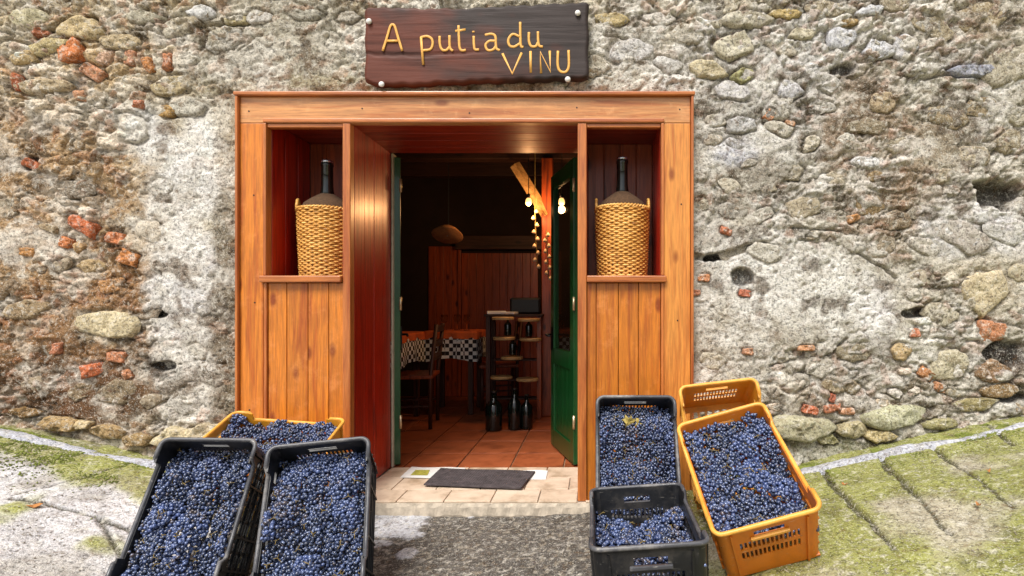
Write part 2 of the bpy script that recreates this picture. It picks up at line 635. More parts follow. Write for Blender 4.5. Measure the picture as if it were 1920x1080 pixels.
gxs = axis_pts(-60, -3.3, 2.8, 60, 0.0095)
gys = axis_pts(-60, -1.35, 0.0, 0.6, 0.0095)
X, Y, Q = grid_mesh('ground', gxs, gys)
Zg = ground_z(X, Y)
n_big = fbm(X * 2.1, Y * 2.1, 5, 3)
n_mid = fbm(X * 9, Y * 9, 5, 23)
n_fin = fbm(X * 40, Y * 40, 3, 43)
wob = 0.16 * (fbm(X * 5, Y * 5, 4, 61) - 0.5)
asph = sstep(0.42, 0.32, X + wob * 1.2) * sstep(-1.62, -1.5, X + wob)          # the tarred strip before the step
left = sstep(-1.45, -1.6, X + wob)
right = sstep(0.30, 0.44, X + wob)
c_asph = lin(98, 93, 87)[None] * (0.75 + 0.5 * n_mid[:, None])
grit = sstep(0.70, 0.78, vnoise(X * 70, Y * 70, 5)) * 0.5
c_asph = c_asph * (1 - grit[:, None]) + lin(190, 180, 160)[None] * grit[:, None]
moss_r = sstep(0.34, 0.56, n_big + 0.25 * sstep(-0.75, -0.1, Y) + 0.10 * (n_mid - 0.5))
c_right = lin(186, 178, 154)[None] * (1 - moss_r[:, None]) + lin(152, 154, 86)[None] * moss_r[:, None]
c_right = c_right * (0.75 + 0.5 * n_mid[:, None])
moss_l = sstep(0.42, 0.58, n_big + 0.34 * sstep(-0.55, -0.12, Y) - 0.12 + 0.2 * (n_mid - 0.5))
c_left = lin(222, 220, 222)[None] * (1 - moss_l[:, None]) + lin(164, 166, 92)[None] * moss_l[:, None]
dirt_l = sstep(0.5, 0.7, fbm(X * 3.3, Y * 3.3, 4, 77)) * 0.5
c_left = c_left * (1 - dirt_l[:, None]) + lin(160, 150, 128)[None] * dirt_l[:, None]
c_left = c_left * (0.8 + 0.4 * n_mid[:, None])
gc = c_asph * asph[:, None] + c_left * left[:, None] + c_right * right[:, None]
gc = gc / np.maximum(asph + left + right, 0.3)[:, None]
# pale raised patches on the tar by the left crates
for (u, v, ru, rv) in [(762, 985, 48, 26), (705, 975, 34, 26), (735, 1008, 50, 14), (756, 1046, 16, 10), (832, 968, 24, 5), (880, 975, 8, 4), (700, 1028, 40, 8)]:
    p = on_ground(u, v)
    k = 1011.0 / (p[1] + 3.0)
    dd = np.hypot((X - p[0]) / (ru / k), (Y - p[1]) / (rv / k * 2.3)) + 0.9 * (n_mid - 0.5) + 0.5 * (n_fin - 0.5)
    a = sstep(1.05, 0.85, dd)[:, None]
    gc = gc * (1 - a) + lin(206, 208, 214)[None] * a
    Zg = Zg + 0.006 * a[:, 0]
# anti-slip grooves across the mossy ramp, cracks in the concrete on the left
for (a, b, w, dpt) in [((1545, 885), (1632, 975), 0.011, 0.014), ((1648, 852), (1722, 930), 0.011, 0.014), ((1752, 838), (1800, 872), 0.010, 0.012),
                       ((1632, 975), (1690, 1040), 0.008, 0.006), ((1722, 930), (1800, 1010), 0.007, 0.005), ((1868, 800), (1915, 838), 0.009, 0.010),
                       ((1800, 872), (1915, 960), 0.006, 0.004),
                       ((0, 942), (60, 950), 0.007, 0.008), ((60, 950), (165, 975), 0.007, 0.008), ((165, 975), (190, 1010), 0.006, 0.008),
                       ((165, 975), (245, 1010), 0.009, 0.010), ((20, 935), (120, 905), 0.005, 0.005), ((120, 905), (220, 880), 0.005, 0.005), ((190, 1010), (225, 1075), 0.006, 0.008)]:
    pa, pb = on_ground(*a), on_ground(*b)
    dd = seg_dist(X + 0.02 * (n_mid - 0.5) * 2, Y + 0.02 * (n_big - 0.5), pa, pb)
    w = w * 1.5 * (0.6 + 0.8 * n_mid)
    g = sstep(1.15, 0.75, (dd + 0.004 * (n_fin - 0.5)) / w)
    Zg = Zg - 1.5 * dpt * g
    gc = gc * (1 - 0.85 * g[:, None]) + lin(62, 58, 34)[None] * 0.85 * g[:, None]
fine = (np.abs(X) < 4) & (Y > -2)
Zg = Zg + np.where(fine, 0.030 * (n_big - 0.5) * (left + right) + 0.014 * (n_mid - 0.5) + 0.007 * (n_fin - 0.5), 0)
me = np_mesh('ground', np.c_[X, Y, Zg], Q, np.clip(gc, 0.01, 0.9))
ground = link('ground', me, M['ground'], smooth=True)
tag(ground, kind='structure')

# ------------------------------------------------------------------ the rubble wall
HX0, HX1, HZ1 = -1.972, 0.524, 2.243          # the opening filled by the wooden door surround


def wall_color(x, z):
    """plaster tint by place: ochre, grey roughcast and white render as they lie on the wall"""
    u = 1115 + x * 337
    v = 575 - (z - EYE) * 337
    n1 = fbm(x * 3.1, z * 3.1, 5, 101)
    n2 = fbm(x * 11, z * 11, 4, 131)
    c = lin(190, 180, 158)[None] * np.ones((len(u), 1))
    def put(c, cu, cv, ru, rv, col, w=0.9, soft=0.35):
        d = np.hypot((u - cu) / ru, (v - cv) / rv) + 1.3 * (n1 - 0.5) + 0.7 * (n2 - 0.5)
        a = (w * sstep(1 + soft, 1 - soft, d))[:, None]
        return c * (1 - a) + lin(*col)[None] * a
    for s in [
        (60, 420, 240, 330, (176, 142, 92), 0.85), (120, 650, 220, 170, (158, 120, 72), 0.85), (60, 740, 190, 60, (112, 80, 46), 0.8),
        (300, 60, 420, 120, (190, 172, 136), 0.8), (80, 130, 160, 60, (198, 170, 124), 0.7), (500, 100, 190, 120, (178, 172, 156), 0.9),
        (230, 280, 130, 70, (186, 162, 122), 0.6), (340, 340, 95, 120, (222, 220, 216), 0.95), (250, 240, 40, 60, (222, 222, 220), 0.8),
        (345, 560, 80, 190, (216, 214, 212), 0.95), (330, 720, 60, 90, (206, 200, 190), 0.8), (170, 610, 70, 36, (206, 194, 164), 0.8),
        (415, 590, 32, 240, (132, 118, 94), 0.85, 0.5), (400, 420, 34, 60, (150, 140, 120), 0.8), (425, 260, 30, 120, (178, 164, 138), 0.7), (440, 120, 60, 60, (188, 182, 170), 0.8),
        (540, 160, 180, 26, (176, 166, 136), 0.8), (1210, 70, 120, 110, (206, 202, 194), 0.85), (1400, 60, 120, 90, (206, 190, 152), 0.85),
        (1500, 120, 200, 110, (208, 206, 206), 0.7), (1330, 330, 60, 260, (192, 188, 182), 0.6), (1450, 260, 160, 150, (196, 190, 180), 0.7),
        (1640, 210, 90, 130, (158, 126, 78), 0.8), (1680, 360, 90, 110, (166, 130, 80), 0.8), (1820, 60, 130, 70, (162, 140, 104), 0.75), (1790, 260, 120, 60, (172, 150, 112), 0.7),
        (1840, 120, 70, 18, (176, 178, 192), 0.9), (1880, 230, 90, 70, (192, 184, 166), 0.6), (1400, 350, 130, 60, (158, 146, 122), 0.7), (1850, 430, 110, 60, (204, 202, 204), 0.85),
        (1520, 470, 120, 40, (188, 180, 160), 0.7), (1450, 470, 120, 50, (206, 202, 192), 0.7), (1520, 560, 150, 80, (220, 216, 208), 0.95), (1660, 590, 50, 70, (218, 214, 214), 0.9),
        (1860, 540, 90, 60, (206, 192, 160), 0.8), (1800, 640, 120, 60, (196, 186, 164), 0.8), (1620, 700, 120, 60, (132, 112, 76), 0.8), (1700, 740, 160, 40, (142, 116, 72), 0.7),
        (1420, 660, 130, 70, (190, 180, 160), 0.8), (1900, 680, 60, 40, (96, 72, 50), 0.8), (1840, 740, 160, 30, (124, 108, 56), 0.7), (1560, 845, 160, 26, (128, 130, 62), 0.75),
        (1790, 350, 60, 40, (182, 170, 150), 0.6), (1640, 296, 36, 14, (238, 236, 234), 0.95, 0.2), (1390, 270, 40, 26, (196, 198, 212), 0.8), (280, 690, 36, 20, (70, 58, 44), 0.75), (280, 590, 34, 14, (84, 70, 52), 0.7),
    ]:
        c = put(c, *s)
    pale = sstep(0.55, 0.66, fbm(x * 6.5, z * 9, 4, 151))[:, None] * 0.45
    c = c * (1 - pale) + lin(222, 216, 204)[None] * pale
    dark = sstep(0.57, 0.70, fbm(x * 8.5, z * 10, 4, 171))[:, None] * 0.65
    c = c * (1 - dark) + lin(112, 92, 64)[None] * dark
    return c


wxs = axis_pts(-8, -3.45, 2.6, 8, 0.0072, 1.12)
wzs = axis_pts(-0.3, -0.1, 2.86, 6.0, 0.0072, 1.12)
X, Z, Q = grid_mesh('wall', wxs, wzs, lambda cx, cz: ~((cx > HX0) & (cx < HX1) & (cz < HZ1)))
U = 1115 + X * 337
V = 575 - (Z - EYE) * 337
wcol = wall_color(X, Z)
# smooth render against open rubble
smooth = np.zeros(len(X))
jn = fbm(X * 5, Z * 5, 4, 201) - 0.5
for (cu, cv, ru, rv, w) in [(345, 480, 85, 260, 0.85), (340, 330, 100, 110, 0.8), (500, 100, 190, 90, 0.55), (1540, 560, 160, 85, 0.95), (1210, 80, 110, 80, 0.6), (1850, 440, 110, 70, 0.7), (415, 560, 40, 240, 0.3)]:
    d = np.hypot((U - cu) / ru, (V - cv) / rv) + 1.6 * jn
    smooth = np.maximum(smooth, w * sstep(1.2, 0.8, d))
smooth = np.maximum(smooth, 0.8 * sstep(0.52, 0.60, fbm(X * 2.4 + 5, Z * 3.0, 4, 211)) * sstep(2.7, 2.2, Z))
rub = 1 - smooth
wx, wz = X + 0.05 * (fbm(X * 7, Z * 7, 3, 221) - 0.5) * 2, Z + 0.05 * (fbm(X * 7, Z * 7, 3, 241) - 0.5) * 2
f1, f2, cid = worley(wx * 7.5, wz * 11.0, 5)
g1, g2, gid = worley(wx * 19, wz * 25, 15)
H = 0.050 * (fbm(X * 1.5, Z * 1.5, 3, 301) - 0.5)
open_rub = sstep(0.50, 0.64, fbm(X * 1.7 + 3, Z * 2.0, 3, 311) + 0.10 * sstep(1.9, 2.6, Z)) * 0.85
crumb = fbm(X * 9 + 4 * fbm(X * 5, Z * 5, 2, 313), Z * 11, 5, 315, 0.62)
H += rub * (0.026 * sstep(0.02, 0.30, f2 - f1) * (0.3 + 0.9 * cid) * open_rub - 0.010)
H += rub * (1 - open_rub) * 0.050 * (np.abs(crumb - 0.5) * 2 - 0.25)
H += rub * (0.35 + 0.65 * open_rub) * 0.014 * sstep(0.02, 0.35, g2 - g1) * gid
H += 0.026 * (fbm(X * 12, Z * 14, 5, 321, 0.6) - 0.5) * (0.45 + 0.75 * rub)
H += 0.013 * (fbm(X * 48, Z * 52, 3, 341, 0.65) - 0.5) * (0.5 + 0.8 * rub)
rid = np.abs(fbm(X * 4.2, Z * 6.0, 4, 361) - 0.5)
H -= 0.020 * sstep(0.018, 0.0, rid) * rub
pit = sstep(0.78, 0.90, vnoise(X * 36, Z * 40, 381)) * sstep(0.45, 0.6, fbm(X * 3, Z * 3, 3, 391))
H -= 0.014 * pit
cellv = 1 + ((0.80 + 0.40 * cid) - 1)[:, None] * (rub * (0.25 + 0.75 * open_rub))[:, None]
lime = (sstep(0.50, 0.62, fbm(X * 4.4 + 9, Z * 5.5, 5, 317, 0.62)) * 0.5)[:, None]
wcol = wcol * (1 - lime) + lin(222, 218, 210)[None] * lime
wcol = wcol * cellv
warm = sstep(0.80, 0.86, gid) * rub * 0.35
wcol = wcol * (1 - warm[:, None]) + lin(186, 128, 84)[None] * warm[:, None]
# open cracks and holes
for (a, b, w, dpt) in [((1335, 485), (1440, 455), 0.020, 0.05), ((1300, 470), (1345, 488), 0.016, 0.05), ((1495, 422), (1590, 430), 0.008, 0.03), ((1620, 470), (1700, 520), 0.010, 0.03), ((1740, 138), (1850, 128), 0.010, 0.035),
                       ((0, 186), (70, 168), 0.010, 0.03), ((100, 28), (150, 22), 0.014, 0.05), ((40, 60), (90, 34), 0.010, 0.03), ((350, 34), (450, 36), 0.010, 0.03), ((430, 85), (480, 52), 0.006, 0.02),
                       ((1130, 55), (1180, 60), 0.008, 0.03), ((1620, 105), (1650, 108), 0.012, 0.04), ((1640, 20), (1690, 26), 0.010, 0.03), ((1450, 690), (1500, 680), 0.008, 0.03), ((1560, 680), (1600, 640), 0.010, 0.03)]:
    A, B = PX(*a), PX(*b)
    dd = seg_dist(X + 0.05 * jn, Z + 0.05 * (n := fbm(X * 9, Z * 9, 3, 401) - 0.5), (A[0], A[2]), (B[0], B[2]))
    H -= dpt * sstep(w * 1.3, w * 0.4, dd)
for (u, v, ru, rv, dpt) in [(1880, 352, 42, 28, 0.10), (1730, 588, 26, 13, 0.07), (1350, 478, 22, 9, 0.05), (1400, 520, 18, 14, 0.04), (285, 690, 30, 10, 0.05), (272, 590, 26, 9, 0.05), (1895, 665, 38, 22, 0.06), (1905, 748, 40, 10, 0.06), (25, 300, 16, 12, 0.04), (1590, 118, 26, 10, 0.04)]:
    dd = np.hypot((U - u) / ru, (V - v) / rv) + 1.4 * jn + 1.0 * (fbm(X * 14, Z * 14, 3, 421) - 0.5)
    a = sstep(1.15, 0.75, dd)
    H -= dpt * a
    wcol = wcol * (1 - 0.75 * a[:, None]) + lin(58, 50, 44)[None] * 0.75 * a[:, None]

# ---- stones: laid out first so that the mortar can be raked back round them
stones = []     # (x, z, radii[], protrusion, colour, bury)
NT = 26
TH = np.arange(NT) * 2 * math.pi / NT


def free_of_frame(x, z, r):
    return not (HX0 - r - 0.03 < x < HX1 + r + 0.03 and z < HZ1 + r * 0.7 + 0.03)


def manual(u, v, w, h, ang, col, prot=0.03, seed=0, square=0.0):
    p = PX(u, v)
    rr = []
    rs = np.random.default_rng(abs(seed + int(u * 7 + v)))
    ph = rs.random(4) * 6.28
    nv = int(rs.integers(5, 8)) if square != 0.6 else 4
    va = np.sort((np.arange(nv) + rs.uniform(-0.33, 0.33, nv)) * 2 * math.pi / nv + rs.random()) if nv > 4 else np.array([0.7, 2.4, 3.85, 5.6]) + rs.uniform(-0.2, 0.2, 4)
    k = 1.08 if nv > 4 else 1.3
    vx, vz = w / 674 * k * np.cos(va) * rs.uniform(0.85, 1.1, nv), h / 674 * k * np.sin(va) * rs.uniform(0.85, 1.1, nv)
    for t in TH:
        ta = t - RAD(ang)
        dx, dz = math.cos(ta), math.sin(ta)
        best = 9.0
        for q in range(nv):
            x1, z1, x2, z2 = vx[q], vz[q], vx[(q + 1) % nv], vz[(q + 1) % nv]
            den = dx * (z2 - z1) - dz * (x2 - x1)
            if abs(den) > 1e-9:
                r = (x1 * (z2 - z1) - z1 * (x2 - x1)) / den
                if r > 1e-4:
                    best = min(best, r)
        rr.append(min(best, max(w, h) / 560) * rs.uniform(0.94, 1.05))
    stones.append([p[0], p[2], np.array(rr), prot, lin(*col), square])


BRK = (206, 112, 62)
for a in [(110, 86, 46, 56, 12, (216, 124, 62), 0.03), (152, 126, 40, 30, -30, (214, 150, 112), 0.02), (222, 100, 22, 40, -15, (212, 148, 112), 0.02), (258, 112, 20, 34, 8, (214, 144, 84), 0.02),
          (295, 105, 17, 36, 0, (218, 140, 96), 0.02), (178, 96, 26, 34, -20, (206, 168, 140), 0.02), (133, 422, 50, 34, -32, (204, 104, 56), 0.025), (95, 450, 30, 26, -20, (208, 120, 62), 0.02),
          (122, 460, 26, 22, 25, (206, 168, 120), 0.02), (192, 445, 40, 26, -12, (206, 120, 70), 0.02), (218, 482, 40, 34, -30, (206, 128, 62), 0.022), (245, 190, 22, 16, 0, (206, 130, 96), 0.02),
          (24, 300, 34, 20, -30, (182, 92, 48), 0.02), (148, 698, 42, 28, 15, (208, 106, 60), 0.025), (197, 672, 34, 24, -8, (206, 132, 92), 0.02), (80, 655, 20, 26, 0, (204, 128, 92), 0.02), (125, 170, 30, 20, 0, (206, 148, 110), 0.015),
          (215, 705, 22, 20, 20, (190, 124, 84), 0.015), (30, 470, 30, 18, 0, (196, 140, 80), 0.015), (182, 535, 44, 30, 10, (190, 138, 86), 0.015), (8, 145, 16, 44, 4, (180, 92, 50), 0.02), (55, 50, 26, 18, 10, (168, 92, 56), 0.02),
          (1452, 206, 20, 24, -30, (212, 140, 92), 0.02), (1492, 222, 22, 14, -20, (190, 140, 104), 0.02), (1368, 430, 26, 14, -15, (204, 118, 80), 0.02), (1324, 520, 24, 18, 0, (208, 138, 92), 0.02), (1403, 549, 26, 18, -8, (190, 104, 76), 0.02),
          (1522, 655, 34, 15, 0, (208, 148, 104), 0.02), (1612, 405, 30, 18, 15, (196, 138, 84), 0.02), (1727, 626, 22, 20, 0, (196, 118, 84), 0.02), (1880, 622, 58, 46, -3, (200, 132, 92), 0.03), (1410, 662, 22, 16, 0, (206, 150, 116), 0.02),
          (1755, 706, 34, 22, -30, (186, 124, 76), 0.02), (1781, 731, 26, 20, -20, (204, 140, 96), 0.02), (1528, 773, 34, 18, -10, (196, 106, 70), 0.025), (1572, 770, 40, 18, 8, (184, 110, 76), 0.025), (1602, 777, 30, 18, 0, (204, 142, 100), 0.02),
          (1572, 752, 18, 12, 60, (178, 92, 66), 0.02), (1310, 548, 14, 16, 0, (200, 130, 96), 0.015)]:
    manual(*a, seed=3, square=0.6)
for a in [(1712, 698, 28, 16, -4, (226, 208, 190), 0.03), (1696, 741, 26, 24, 4, (222, 214, 204), 0.03), (1732, 738, 24, 18, 20, (224, 212, 196), 0.03), (1672, 760, 28, 18, 3, (222, 204, 180), 0.03),
          (1705, 660, 40, 34, 0, (202, 176, 132), 0.03), (1460, 768, 34, 18, 5, (214, 196, 176), 0.02),
          (1508, 806, 146, 56, 2, (190, 184, 152), 0.08), (1695, 786, 146, 44, 6, (192, 190, 156), 0.08), (1418, 812, 50, 40, 0, (176, 166, 134), 0.05), (1612, 812, 70, 34, -5, (184, 172, 134), 0.05), (1660, 822, 60, 26, 3, (196, 178, 130), 0.05),
          (1560, 828, 50, 24, 0, (170, 164, 118), 0.04), (1845, 762, 90, 26, 8, (160, 148, 104), 0.05), (1890, 735, 70, 30, 4, (148, 122, 84), 0.05), (1780, 800, 80, 22, 8, (166, 158, 112), 0.04), (1800, 690, 90, 60, 5, (198, 188, 160), 0.03),
          (1870, 545, 96, 90, 10, (214, 198, 164), 0.045), (1880, 700, 80, 40, 0, (150, 120, 90), 0.04),
          (305, 826, 100, 46, 6, (212, 196, 158), 0.07), (90, 800, 80, 30, -8, (186, 156, 108), 0.06), (180, 815, 70, 28, -5, (180, 152, 108), 0.05), (135, 800, 40, 22, 0, (204, 182, 140), 0.05), (240, 830, 60, 26, 0, (160, 134, 92), 0.05), (20, 778, 60, 24, 0, (150, 118, 74), 0.05),
          (175, 608, 130, 56, -6, (214, 198, 160), 0.04), (370, 818, 70, 40, 0, (196, 180, 148), 0.05),
          (1390, 75, 92, 52, 12, (204, 196, 172), 0.045), (1405, 22, 120, 30, 0, (206, 198, 178), 0.04), (1345, 34, 40, 14, 4, (216, 206, 186), 0.03), (1330, 118, 80, 34, -8, (206, 192, 158), 0.03), (1400, 130, 50, 30, 10, (170, 166, 118), 0.03), (1515, 50, 60, 22, 6, (212, 202, 176), 0.03), (1480, 12, 70, 22, 0, (202, 178, 122), 0.03),
          (1590, 60, 60, 44, 10, (210, 210, 214), 0.03), (1660, 82, 60, 46, -10, (214, 214, 218), 0.03), (1712, 76, 50, 50, 20, (206, 204, 206), 0.03), (1640, 10, 60, 24, 5, (210, 210, 212), 0.03), (1600, 30, 44, 20, 0, (180, 152, 104), 0.03),
          (1840, 120, 124, 26, 1, (172, 174, 188), 0.03), (1640, 296, 54, 24, -4, (234, 232, 230), 0.025), (1535, 258, 34, 28, 0, (206, 196, 176), 0.03), (1470, 190, 70, 50, 20, (200, 194, 182), 0.03), (1380, 160, 70, 40, -10, (206, 202, 200), 0.03), (1490, 155, 60, 44, 0, (208, 206, 208), 0.03),
          (1600, 255, 34, 30, 0, (202, 196, 182), 0.03), (1470, 232, 60, 30, -15, (196, 188, 172), 0.03), (1400, 225, 66, 34, 5, (198, 196, 194), 0.03), (1530, 265, 36, 24, 40, (210, 200, 180), 0.03),
          (130, 42, 90, 44, 0, (200, 178, 134), 0.045), (65, 76, 90, 34, 8, (196, 178, 130), 0.04), (30, 22, 64, 40, 0, (206, 196, 160), 0.04), (205, 66, 90, 36, -5, (196, 176, 140), 0.04), (60, 152, 120, 30, 3, (190, 170, 136), 0.035), (20, 100, 60, 34, 0, (194, 168, 120), 0.035),
          (360, 10, 60, 26, 0, (220, 218, 214), 0.03), (430, 24, 60, 16, 4, (190, 176, 134), 0.03), (250, 20, 80, 26, 0, (190, 182, 160), 0.03), (300, 150, 90, 40, 10, (186, 168, 130), 0.025), (330, 190, 80, 40, -10, (200, 194, 178), 0.025), (290, 198, 44, 26, 5, (176, 140, 84), 0.025),
          (400, 60, 80, 50, 15, (190, 184, 172), 0.02), (470, 20, 60, 30, -6, (206, 200, 190), 0.025), (560, 14, 70, 22, 0, (190, 184, 168), 0.025), (640, 20, 60, 24, 4, (188, 180, 164), 0.025), (1150, 25, 70, 26, -5, (190, 170, 124), 0.03), (1240, 20, 60, 30, 0, (214, 206, 196), 0.025), (1185, 85, 90, 50, 8, (212, 208, 204), 0.02), (1255, 110, 60, 36, 0, (206, 202, 196), 0.02)]:
    manual(*a, seed=9, square=0.15)
ZONES = [(-160, 340, -60, 200, 0.85, 34), (-160, 300, 220, 560, 0.40, 27), (-160, 430, 540, 830, 0.55, 28), (300, 690, -60, 40, 0.7, 34), (1110, 1560, -60, 150, 0.8, 30),
         (1315, 1720, 130, 470, 0.75, 26), (1560, 2080, -60, 300, 0.55, 31), (1700, 2080, 300, 640, 0.4, 30), (1315, 2080, 640, 830, 0.7, 24)]
tries = 0
while len(stones) < 250 and tries < 9000:
    tries += 1
    z = ZONES[int(RNG.integers(len(ZONES)))]
    u = RNG.uniform(z[0], z[1])
    v = RNG.uniform(z[2], z[3])
    r = z[5] * RNG.uniform(0.45, 1.25) / 337
    x, _, zz = PX(u, v)
    if not free_of_frame(x, zz, r * 1.3) or 480 < v < 640 and 1400 < u < 1700 or zz < float(ground_z(x, 0)) + 0.02:
        continue
    if u > 680 and u < 1110 and v > -10:
        continue
    ok = True
    for s in stones:
        if math.hypot((x - s[0]) / 1.35, zz - s[1]) < r * 0.95 + float(s[2].mean()) * 0.85:
            ok = False
            break
    if not ok or RNG.random() > z[4]:
        continue
    w = r * 674 * RNG.uniform(1.05, 1.7)
    h = r * 674 * RNG.uniform(0.62, 1.0)
    pal = [(206, 196, 172), (190, 178, 150), (212, 210, 206), (184, 160, 118), (200, 186, 160), (170, 160, 146)][int(RNG.integers(6))]
    base = wall_color(np.array([x]), np.array([zz]))[0]
    col = 0.65 * base + 0.35 * lin(*pal)
    manual(u, v, w, h, RNG.uniform(-25, 25), (0, 0, 0), RNG.uniform(0.004, 0.026), int(tries), RNG.uniform(0, 0.5))
    stones[-1][4] = col * RNG.uniform(0.8, 1.1)

for s in stones:        # rake the mortar back round each stone, dirt in the joint
    rm = float(s[2].max()) * 1.45
    sel = np.nonzero((np.abs(X - s[0]) < rm) & (np.abs(Z - s[1]) < rm))[0]
    if not len(sel):
        continue
    dx, dz = X[sel] - s[0], Z[sel] - s[1]
    th = np.mod(np.arctan2(dz, dx), 2 * math.pi)
    rr = np.interp(th, np.append(TH, 2 * math.pi), np.append(s[2], s[2][0]))
    rho = np.hypot(dx, dz) / rr
    ring = sstep(0.8, 1.0, rho) * sstep(1.38, 1.08, rho)
    side = 0.35 + 0.65 * sstep(0.40, 0.62, fbm(X[sel] * 10, Z[sel] * 10, 3, 501))
    H[sel] -= (0.016 if s[5] in (0.15, 0.6) else 0.010) * ring * side
    a = ((0.40 if s[5] in (0.15, 0.6) else 0.22) * ring * side)[:, None]
    wcol[sel] = wcol[sel] * (1 - a) + lin(104, 86, 60)[None] * a

edge = np.minimum(np.maximum.reduce([HX0 - X, X - HX1, Z - HZ1]), 0.12)
keepin = sstep(0.0, 0.10, edge)
H = np.where(edge > -0.001, H * keepin + (-0.012) * (1 - keepin), H)
H = np.clip(H, -0.13, 0.06)
WY = 0.020
wcol = 0.44 * (np.clip(wcol, 0.01, 1) / 0.44) ** 1.35
grey = ((wcol @ np.array([0.3, 0.5, 0.2]))[:, None]) * np.array([[1.0, 1.0, 0.99]])
kg = (0.18 + 0.27 * sstep(0.2, 0.9, X))[:, None]        # the render right of the door is a greyer lime
wcol = wcol * (1 - kg) + grey * kg
me = np_mesh('plaster', np.c_[X, WY - H, Z], Q, np.clip(wcol, 0.02, 0.85))
wall = empty('stone_wall', (0, 0, 0))
tag(wall, 'old rubble stone wall with patchy ochre and white plaster around the doorway', 'wall')
link('plaster', me, M['wall'], wall, smooth=True)

_hgrid = {}


def wall_h(x, z):
    i = int(np.clip(np.searchsorted(wxs, x), 0, len(wxs) - 1))
    j = int(np.clip(np.searchsorted(wzs, z), 0, len(wzs) - 1))
    return float(H[j * len(wxs) + i])


for k, s in enumerate(stones):
    x0, z0, rad, prot, col, sq = s
    rs = np.random.default_rng(900 + k)
    base = np.mean([wall_h(x0 + rad.mean() * 1.2 * math.cos(t), z0 + rad.mean() * 1.2 * math.sin(t)) for t in TH[::3]])
    rings = [1.05, 0.985, 0.93, 0.82, 0.68, 0.52, 0.34, 0.16]
    hs = [-0.9, 0.30, 0.72, 0.90, 0.97, 1.0, 1.0, 1.0]
    prot = prot * (1.0 if sq == 0.6 else 0.55 if z0 > 0.45 else 0.8)
    vs, ox, oz = [], rs.random() * 50, rs.random() * 50
    tx, tz = rs.uniform(-0.35, 0.35, 2)
    for rg, hh in zip(rings, hs):
        for j in range(NT):
            r = rad[j] * rg
            lx, lz = r * math.cos(TH[j]), r * math.sin(TH[j])
            vs.append((lx, lz, hh))
    vs.append((0, 0, 1.0))
    vs = np.array(vs)
    rn = rad.mean()
    nz = fbm(vs[:, 0] * 30 + ox, vs[:, 1] * 30 + oz, 4, 601, 0.65) - 0.5
    f_1, f_2, ci = worley(vs[:, 0] / rn * 1.5 + ox, vs[:, 1] / rn * 1.5 + oz, 611)
    y = vs[:, 2] * prot - 0.002 + (nz * 0.030 + (ci - 0.5) * 0.55 * prot) * sstep(-0.2, 0.7, vs[:, 2]) + (tx * vs[:, 0] + tz * vs[:, 1]) * prot / rn
    pts = np.c_[vs[:, 0] + 0.006 * nz, -(base + y), vs[:, 1] + 0.006 * nz]
    fs = []
    for a in range(len(rings) - 1):
        for j in range(NT):
            l = (j + 1) % NT
            fs.append((a * NT + j, a * NT + l, (a + 1) * NT + l, (a + 1) * NT + j))
    c = len(vs) - 1
    for j in range(NT):
        fs.append(((len(rings) - 1) * NT + j, (len(rings) - 1) * NT + (j + 1) % NT, c))
    b = MB().add([tuple(p) for p in pts], fs)
    nm = 'brick' if sq == 0.6 else 'stone'
    o = b.build(nm, M['stone'], wall, smooth=True)
    o.location = (x0, WY, z0)
    if nm == 'brick':
        col = 0.9 * col + 0.1 * lin(206, 176, 140)
    o.color = (*np.clip(col, 0.02, 0.85), 1)

# pale concrete kerb at the foot of the wall, both sides of the door
def kerb(name, x0, x1, yoff, label):
    xs = np.arange(x0, x1, 0.012)
    n = 9
    sx = np.repeat(xs, n)
    t = np.tile(np.linspace(0, 1, n), len(xs))
    z = ground_z(sx, -0.05) + 0.012 * np.sin(sx * 5.1)
    w = 0.020 + 0.016 * fbm(sx * 4, sx * 0 + 3, 3, 71) + 0.010 * (fbm(sx * 25, sx * 0, 2, 73) - 0.5)
    y = yoff + 0.02 * np.sin(sx * 2.3) + 0.016 * (fbm(sx * 18, t * 0 + (t > 0.5) * 7.0, 3, 75) - 0.5)
    top_ = 0.004 + 0.024 * fbm(sx * 6, t * 1.5, 3, 77) + 0.010 * (fbm(sx * 40, t * 6, 2, 79) - 0.5)
    e = np.minimum(t, 1 - t)
    dz = np.where(e < 0.01, -0.10, top_ - 0.006 * sstep(0.3, 0.1, e))
    v = np.c_[sx, y + (t * 2 - 1) * (w + 0.012), z + dz]
    idx = np.arange(len(sx)).reshape(-1, n)
    q = np.stack([idx[:-1, :-1], idx[1:, :-1], idx[1:, 1:], idx[:-1, 1:]], -1).reshape(-1, 4)
    o = link(name, np_mesh(name, v, q), M['stone'], smooth=True)
    o.color = (*lin(196, 198, 208), 1)
    return tag(o, label, 'kerb', 'concrete kerbs along the wall foot')


kerb('kerb', -6.5, -2.02, -0.09, 'pale concrete kerb strip at the wall foot left of the doorway')
kerb('kerb', 0.95, 6.5, -0.13, 'pale concrete kerb strip at the wall foot beside the mossy ramp')


# ------------------------------------------------------------------ door step
RY = 0.57            # depth of the reveal
step = empty('door_step', (-0.73, 0.25, -0.1))
tag(step, 'low doorstep paved with cream tiles over a rough cement riser', 'doorstep')


def child_box(name, x0, x1, y0, y1, z0, z1, mat, parent, bevel=0.0, off=None):
    """box part in world coordinates under an unrotated parent"""
    p = parent.location if off is None else off
    c = ((x0 + x1) / 2, (y0 + y1) / 2, (z0 + z1) / 2)
    o = MB().box(x0 - c[0], x1 - c[0], y0 - c[1], y1 - c[1], z0 - c[2], z1 - c[2]).build(name, mat, parent, bevel=bevel)
    o.location = (c[0] - p[0], c[1] - p[1], c[2] - p[2])
    return o


